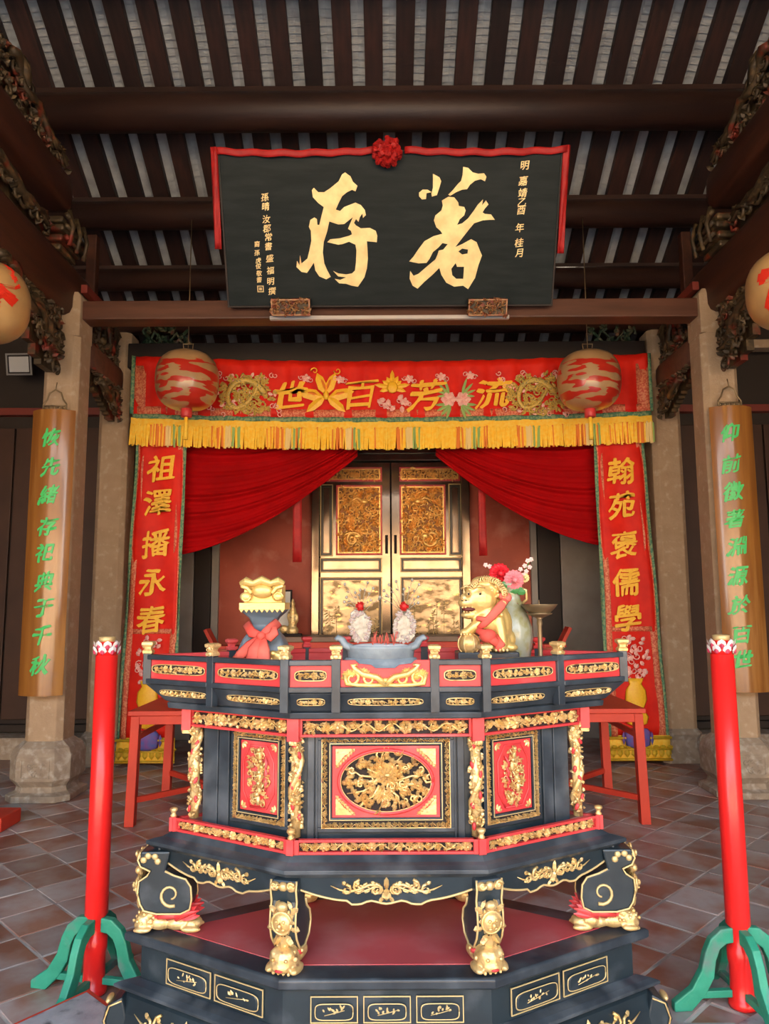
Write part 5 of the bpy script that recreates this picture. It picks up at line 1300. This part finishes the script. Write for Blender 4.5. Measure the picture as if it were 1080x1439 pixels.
ribbon(mb, [(-.055,.03,.195),(-.03,.0,.165),(.004,-.012,.155),(.03,.0,.175),(.056,.03,.20)], [.016,.018,.014,.018,.018], Mv)
mb.ell((.004,-.016,.155),(.016,.012,.014),Mv,8,6)
ribbon(mb, [(.0,-.01,.15),(-.03,-.02,.12),(-.06,-.02,.095),(-.085,-.015,.075)], [.010,.022,.018,.012], Mv)
ribbon(mb, [(.004,-.012,.15),(-.012,-.03,.11),(-.02,-.035,.06),(-.03,-.03,.01)], [.012,.026,.026,.030], Mv)
ribbon(mb, [(.01,-.012,.15),(.016,-.035,.11),(.018,-.04,.06),(.012,-.035,.01)], [.010,.022,.026,.022], Mv)
ribbon(mb, [(.014,-.01,.155),(.035,-.018,.15),(.05,-.015,.165),(.048,-.012,.185)], [.008,.016,.016,.008], Mv)
mb.build('cloth_bow', BOW, vs_)
mb = MB()
for c, r in (((.060,-.09,.085),(.020,.018,.020)),((.070,-.088,.060),(.020,.018,.03)),((.062,-.09,.03),(.022,.02,.025)),((.045,-.10,.095),(.014,.012,.012)),((.075,-.09,.10),(.012,.01,.014)),((.05,-.1,.012),(.022,.016,.012)),((.035,-.10,.05),(.012,.012,.03)),((-.062,-.08,.03),(.016,.012,.035)),((-.062,-.08,.055),(.014,.012,.014))): mb.ell(c, r, M, 10, 7)
mb.build('gilt_beast', GOLDB, vs_, remesh=.004)

# gilt lion
LX, LY = (685-540)*.00249, 2.60
ln_ = thing('gilt_lion', 'gilt guardian lion with red cloth sash, one paw resting on a ball', 'statue', (LX, LY, ZT))
K = .00249; ZB = 1.432
def lp(x, z, y=0): return (LX + x*K, LY + y*K, ZB + z*K)
mb = MB(); mb.box(LX-46*K, LX+38*K, LY-.055, LY+.075, ZT, ZB); mb.build('dark_plinth', BLACKT, ln_, bev=.006)
mb = MB()
for x, z, y, rx, rz_, ry in ((12,36,6,22,30,20),(-2,44,-2,19,24,17),(22,16,10,17,17,15),(10,14,0,20,15,18),(-12,72,-2,24,22,19),(-30,67,-6,14,9,12),(-27,50,-4,13,6,11),(-20,58,-2,13,12,13),(-20,86,-4,15,7,13),(2,84,4,18,17,16),(10,68,8,14,16,14),(12,52,6,12,16,12),(-34,74,-8,7,6,7),(-8,96,0,16,8,12)):
    mb.ell(lp(x,z,y), (rx*K, ry*K, rz_*K), nu=14, nv=9)
mb.tube([lp(10,46,-10), lp(14,26,-14), lp(15,8,-15)], [10*K,8*K,8*K], 10); mb.ell(lp(12,5,-18), (11*K,11*K,6*K), nu=10, nv=7)
mb.tube([lp(-10,44,-10), lp(-22,34,-14), lp(-33,26,-12)], [9*K,8*K,6*K], 10); mb.ell(lp(-35,26,-12), (8*K,8*K,6*K), nu=10, nv=7)
mb.ell(lp(28,5,-2), (12*K,10*K,6*K), nu=10, nv=7)
mb.build('body', GOLDB, ln_, remesh=.0042)
mb = MB(); rn = random.Random(6)
for k in range(30):
    t = k/30; a = PI*.95 - t*3.6; x = -4 + 24*math.cos(a); z = 76 + 23*math.sin(a)
    mb.curl(LX+x*K, ZB+z*K, a, .012, .0035, T(0, LY-.032+ .012*math.sin(k), 0), 1.1, 1, seg=7)
for k in range(22): x = rn.uniform(2,22); z = rn.uniform(50,92); mb.ell(lp(x, z, -10), rn.uniform(.006,.009), nu=7, nv=5)
for s in (-1,1): mb.ell(lp(-22+s*8, 79, -17), (.010,.008,.010), nu=10, nv=7); mb.ell(lp(-35+s*3.5,72,-14), (.005,.005,.005), nu=6, nv=5); mb.tube([lp(-31+s*9,86,-15), lp(-24+s*9,90,-17), lp(-16+s*9,87,-15)], .004, 6)
for k in range(5): mb.ell(lp(-38+k*4.5,60.5,-14), (.0045,.004,.004), nu=6, nv=4); mb.ell(lp(-36+k*4,54.5,-13), (.004,.004,.004), nu=6, nv=4)
for k in range(4): mb.ell(lp(5+k*5,3,-28), (.006,.006,.007), nu=6, nv=5); mb.ell(lp(-41+k*4,24,-20), (.005,.005,.006), nu=6, nv=5)
mb.build('mane_and_face', GOLDP, ln_, kind='stuff')
mb = MB(); mb.ell(lp(-29,58,-13), (10*K,5*K,3.2*K), nu=10, nv=6); mb.build('open_mouth', mat('dark_red_mouth',(.10,.01,.01),.5), ln_)
mb = MB()
for s in (-1,1): mb.ell(lp(-36+s*2.6,70,-17), (1.1*K,1.5*K,1.1*K), nu=8, nv=6); mb.ell(lp(-22+s*8,79,-21), (1.6*K,1.2*K,1.6*K), nu=8, nv=6)
mb.build('dark_nostrils_and_pupils', HOLE, ln_)
mb = MB(); mb.ell(lp(-30,11,-12), (.036,.036,.036), nu=20, nv=12); bl = mb.build('ball', GOLDP, ln_)
mb = MB()
for k in range(3): mb.tube([ (LX-30*K + .037*math.cos(t*PI/8)*math.cos(k), LY-12*K + .037*math.cos(t*PI/8)*math.sin(k) , ZB+11*K+.037*math.sin(t*PI/8)) for t in range(17)], .003, 5)
mb.build('ball_ribbon', GOLD, bl)
mb = MB()
mb.tube([lp(24,72,-12), lp(14,62,-20), lp(2,50,-24), lp(-10,38,-24), lp(-18,32,-22)], [.012,.016,.015,.012,.008], 8, flat=.35)
mb.tube([lp(-20,46,-20), lp(-10,44,-24), lp(0,46,-24)], [.008,.010,.006], 6, flat=.5)
mb.ell(lp(-5,22,-24), (.030,.020,.024), nu=10, nv=7); mb.tube([lp(-20,30,-22), lp(-8,24,-28), lp(4,14,-26), lp(12,6,-24)], [.008,.017,.015,.008], 8, flat=.5)
mb.tube([lp(5,22,-20), lp(12,10,-26), lp(6,3,-28)], [.012,.016,.012], 8, flat=.5)
mb.ell(lp(24,74,-10), (.018,.014,.018), nu=10, nv=7); mb.ell(lp(17,76,-12), (.012,.010,.012), nu=8, nv=6)
mb.build('red_sash', BOW, ln_)

# vase with flowers
vz = thing('porcelain_vase', 'tall pale green patterned porcelain vase behind the gilt lion', 'vase', (.47, 2.80, ZT)); M = T(.47, 2.80, ZT)
mb = MB(); mb.lathe([(.045,0),(.055,.01),(.072,.07),(.082,.13),(.080,.17),(.062,.225),(.040,.27),(.034,.30),(.040,.325),(.048,.335),(.042,.332),(.030,.30)], 28, M); mb.build('body', VASE, vz)
for s in (-1,1): mb = MB(); mb.tube([(s*.040,0,.255),(s*.062,-.004,.275),(s*.060,-.004,.31),(s*.040,0,.318)], .006, 6, M); mb.build('handle', GOLDP, vz)
mb = MB(); rn = random.Random(3)
for k in range(40):
    a = rn.uniform(PI,2*PI); z = rn.uniform(.15,.26); r = .080-(z-.15)*.36; mb.petal(0,0,rn.random()*6,.018,.010,.004, M @ T(r*math.cos(a), r*math.sin(a), z) @ R(a+PI/2,'Z'))
mb.build('relief_pattern', BRASS, vz)
def bloom(name, lab, u, v, y, r, m, n=3):
    p = at(u, v, y); o = thing(name, lab, 'flower', tuple(p)); rn = random.Random(u); M = T(*p)
    mb = MB()
    for ring in range(n+1):
        cnt = 7+ring*3; rr = r*(.28+.72*ring/n)
        for k in range(cnt):
            a = 2*PI*k/cnt + ring*.5; Mk = M @ R(a,'Y') @ T(0,-r*.7*(1-ring/n),0) @ R(.9-.75*ring/n,'Z')
            mb.petal(rr*.1, 0, 0, rr*.95, rr*.75, r*.18, Mk)
    mb.ell((0,-r*.5,0), (r*.3,r*.3,r*.3), M); mb.build('petals', m, o)
    mb = MB(); mb.tube([tuple(p+Vector((0,.01,0))), (p.x*.5+.235, y*.5+1.4, ZT+.34), (.47, 2.80, ZT+.28)], .003, 5); mb.build('stem', LEAF, o)
    return o
bloom('peony', 'large deep red artificial peony in the porcelain vase', 702, 806, 2.78, .040, FRED)
bloom('peony', 'pink frilled artificial peony in the porcelain vase', 722, 815, 2.76, .038, FPNK)
bloom('carnation', 'small dusky pink bud low beside the lion mane', 692, 820, 2.80, .014, FPNK, 2)
bloom('carnation', 'small cream flower right of the pink peony', 737, 812, 2.80, .018, CRM, 2)
o = thing('blossom_spray', 'thin spray of pale pink blossoms rising right of the peonies', 'flower', (.50, 2.81, ZT+.3)); mb = MB(); rn = random.Random(1)
pts = [at(u, v, 2.81) for u, v in ((726,835),(733,815),(738,800),(744,788))]; mb.tube([tuple(p) for p in pts], .002, 5)
mb.build('stem', LEAF, o); mb = MB()
for u, v in ((741,788),(746,786),(737,795),(744,797),(731,800),(739,803),(735,808),(682,794),(688,796)):
    p = at(u, v, 2.80)
    for k in range(5): mb.petal(0,0,k*2*PI/5+u,.010,.008,.003, T(*p))
mb.build('blossoms', mat('pale_blossom',(.85,.55,.50),.6), o)
o = thing('leaf_cluster', 'green leaves under the red peony at the vase mouth', 'foliage', (.46, 2.77, ZT+.3)); mb = MB()
for u, v, a, L_ in ((700,826,.5,.05),(708,828,1.2,.045),(696,830,2.3,.045),(716,832,.3,.05),(704,834,-.6,.04),(724,830,-.2,.04),(690,828,2.8,.04)):
    p = at(u, v, 2.765); mb.petal(0,0,a,L_,.026,.004,T(*p))
mb.build('leaves', LEAF, o)
# brass oil dish
p = at(757, 849, 2.72); ds = thing('brass_lamp_dish', 'shallow brass oil lamp dish on a slender turned stem', 'lamp', (p.x, 2.72, ZT)); M = T(p.x, 2.72, 0); zr = p.z
mb = MB(); mb.lathe([(.012,zr-.045),(.03,zr-.040),(.055,zr-.016),(.066,zr-.002),(.066,zr),(.054,zr-.006),(.02,zr-.014),(.004,zr-.014)], 28, M); mb.build('dish', BRASS, ds)
mb = MB(); mb.lathe([(.012,zr-.050),(.045,zr-.036),(.047,zr-.032),(.03,zr-.034)], 24, M); mb.build('drip_tray', BRASS, ds)
mb = MB(); mb.lathe([(.030,ZT),(.030,ZT+.012),(.012,ZT+.02),(.010,ZT+.04),(.013,ZT+.05),(.009,ZT+.06),(.008,zr-.08),(.011,zr-.07),(.009,zr-.055),(.018,zr-.045)], 14, M); mb.build('stem', BRASS, ds)
mb = MB(); mb.tube([(p.x,2.72,zr-.015),(p.x,2.72,zr+.016)], [.004,.0015], 6); mb.build('wick_pin', BRASS, ds)
#FRONT
# ------------------------------------------------------------------ red poles on green stands, stone bench
def pole(x, y, ztop, rot, lab, lab2):
    po = thing('red_pole', lab, 'pole', (x, y, 0)); M = T(x, y, 0)
    zs = ztop - .075
    mb = MB(); mb.lathe([(.050,.004),(.053,.01),(.053,.03),(.045,.035),(.043,.10),(.043,.16),(.048,.18),(.048,.22),(.034,.235),(.034,.30),(.047,.315),(.046,zs)], 24, M); mb.build('shaft', POLE, po)
    cr_ = MB(); cr_.lathe([(.040,zs),(.044,zs+.02),(.040,zs+.04),(.030,zs+.06)], 20, M); cr_.build('lotus_core', POLE, po)
    for tier, n_, r, L_, z, m in ((0,8,.045,.040,zs+.004,WHT),(1,8,.040,.040,zs+.026,WHT)):
        mb = MB()
        for k in range(n_):
            a = 2*PI*(k+.5*tier)/n_
            Mk = M @ T(r*math.cos(a), r*math.sin(a), z) @ R(a+PI/2,'Z') @ R(.38,'X')
            mb.petal(0, 0, PI/2, L_, .036, .006, Mk)
        mb.build('petal_ring', m, po)
        mb = MB()
        for k in range(n_):
            a = 2*PI*(k+.5*tier)/n_
            Mk = M @ T((r+.006)*math.cos(a), (r+.006)*math.sin(a), z-.002) @ R(a+PI/2,'Z') @ R(.38,'X')
            mb.petal(0, 0, PI/2, L_*.62, .020, .005, Mk)
        mb.build('pink_petal_hearts', mat('rose_paint_%d' % tier, (.60,.06,.12), .5), po, kind='stuff')
    mb = MB(); mb.lathe([(.030,zs+.055),(.034,zs+.062),(.035,zs+.078),(.024,zs+.080),(.022,zs+.066)], 16, M); mb.build('gold_cup', GOLDL, po)
    st = thing('pole_stand', lab2, 'stand', (x, y, 0))
    for k in range(4):
        a = rot + k*PI/2; Ma = M @ R(a, 'Z')
        out = [(.030,.305),(.08,.30),(.125,.265),(.150,.215),(.168,.15),(.21,.085),(.285,.035),(.285,.002),(.215,.002),(.155,.06),(.118,.12),(.106,.185),(.088,.225),(.06,.245),(.030,.248)]
        mb = MB(); mb.prism(out, .034, Ma @ T(0,-.017,0)); mb.build('arched_leg', STAND, st, bev=.005)
        mb = MB(); mb.box(.045, .17, -.013, .013, .045, .072, Ma); mb.build('crossbar', STAND, st, bev=.003)
    return po
pole(-1.215, 3.28, 1.455, math.radians(168), 'glossy red pole with a lotus crown, standing left of the altar', 'green four-legged stand gripping the foot of the left red pole')
pole(1.41, 3.15, 1.455, math.radians(184), 'glossy red pole with a lotus crown, standing right of the altar', 'green four-legged stand gripping the foot of the right red pole')
# grey kneeling bench with red edges, lower left
bn = thing('low_bench', 'low bench with a smudged grey top and red edges before the left pole', 'bench', (-1.15, 2.7, 0))
P0 = Vector((-1.19, 3.09, 0)); dA = Vector((.74,-.67,0)).normalized(); dB = Vector((-.60,-.80,0)).normalized()
P0 = Vector((-1.135, 3.02, 0)); 
def quad(i0, z): return [tuple(P0 + dA*a + dB*b + Vector((0,0,z))) for a, b in ((i0,i0),(i0,.62-i0),(.80-i0,.62-i0),(.80-i0,i0))]
mb = MB(); mb.loft([quad(.0,.12), quad(.0,.145)]); mb.build('red_rim', TABR, bn, bev=.004)
mb = MB(); mb.loft([quad(.022,.144), quad(.022,.149)]); mb.build('grey_top', SLAB, bn)
for a, b in ((.05,.05),(.05,.57),(.75,.05),(.75,.57)):
    p = P0 + dA*a + dB*b; mb = MB(); mb.box(p.x-.03,p.x+.03,p.y-.03,p.y+.03,0,.12); mb.build('leg', TABR, bn, bev=.003)
# grey stone in front of the right pole
mb = MB(); mb.prism([(1.12,2.30),(2.3,2.35),(2.3,3.02),(1.52,3.14),(1.18,2.92)], .012, Matrix(((1,0,0,0),(0,0,1,0),(0,1,0,.003),(0,0,0,1))))
o = mb.build('grey_paving_slab', SLAB, bev=.002); tag(o, 'grey smudged stone slab on the floor in front of the right pole', 'slab')
# dark red wooden block at the far left by the column base
p = at(4, 1124, 5.6); mb = MB(); mb.box(-3.2, p.x+.07, 5.45, 5.75, 0, .10); o = mb.build('red_block', TABR, bev=.01); tag(o, 'dull red wooden block on the floor at the left edge by the column base', 'block')
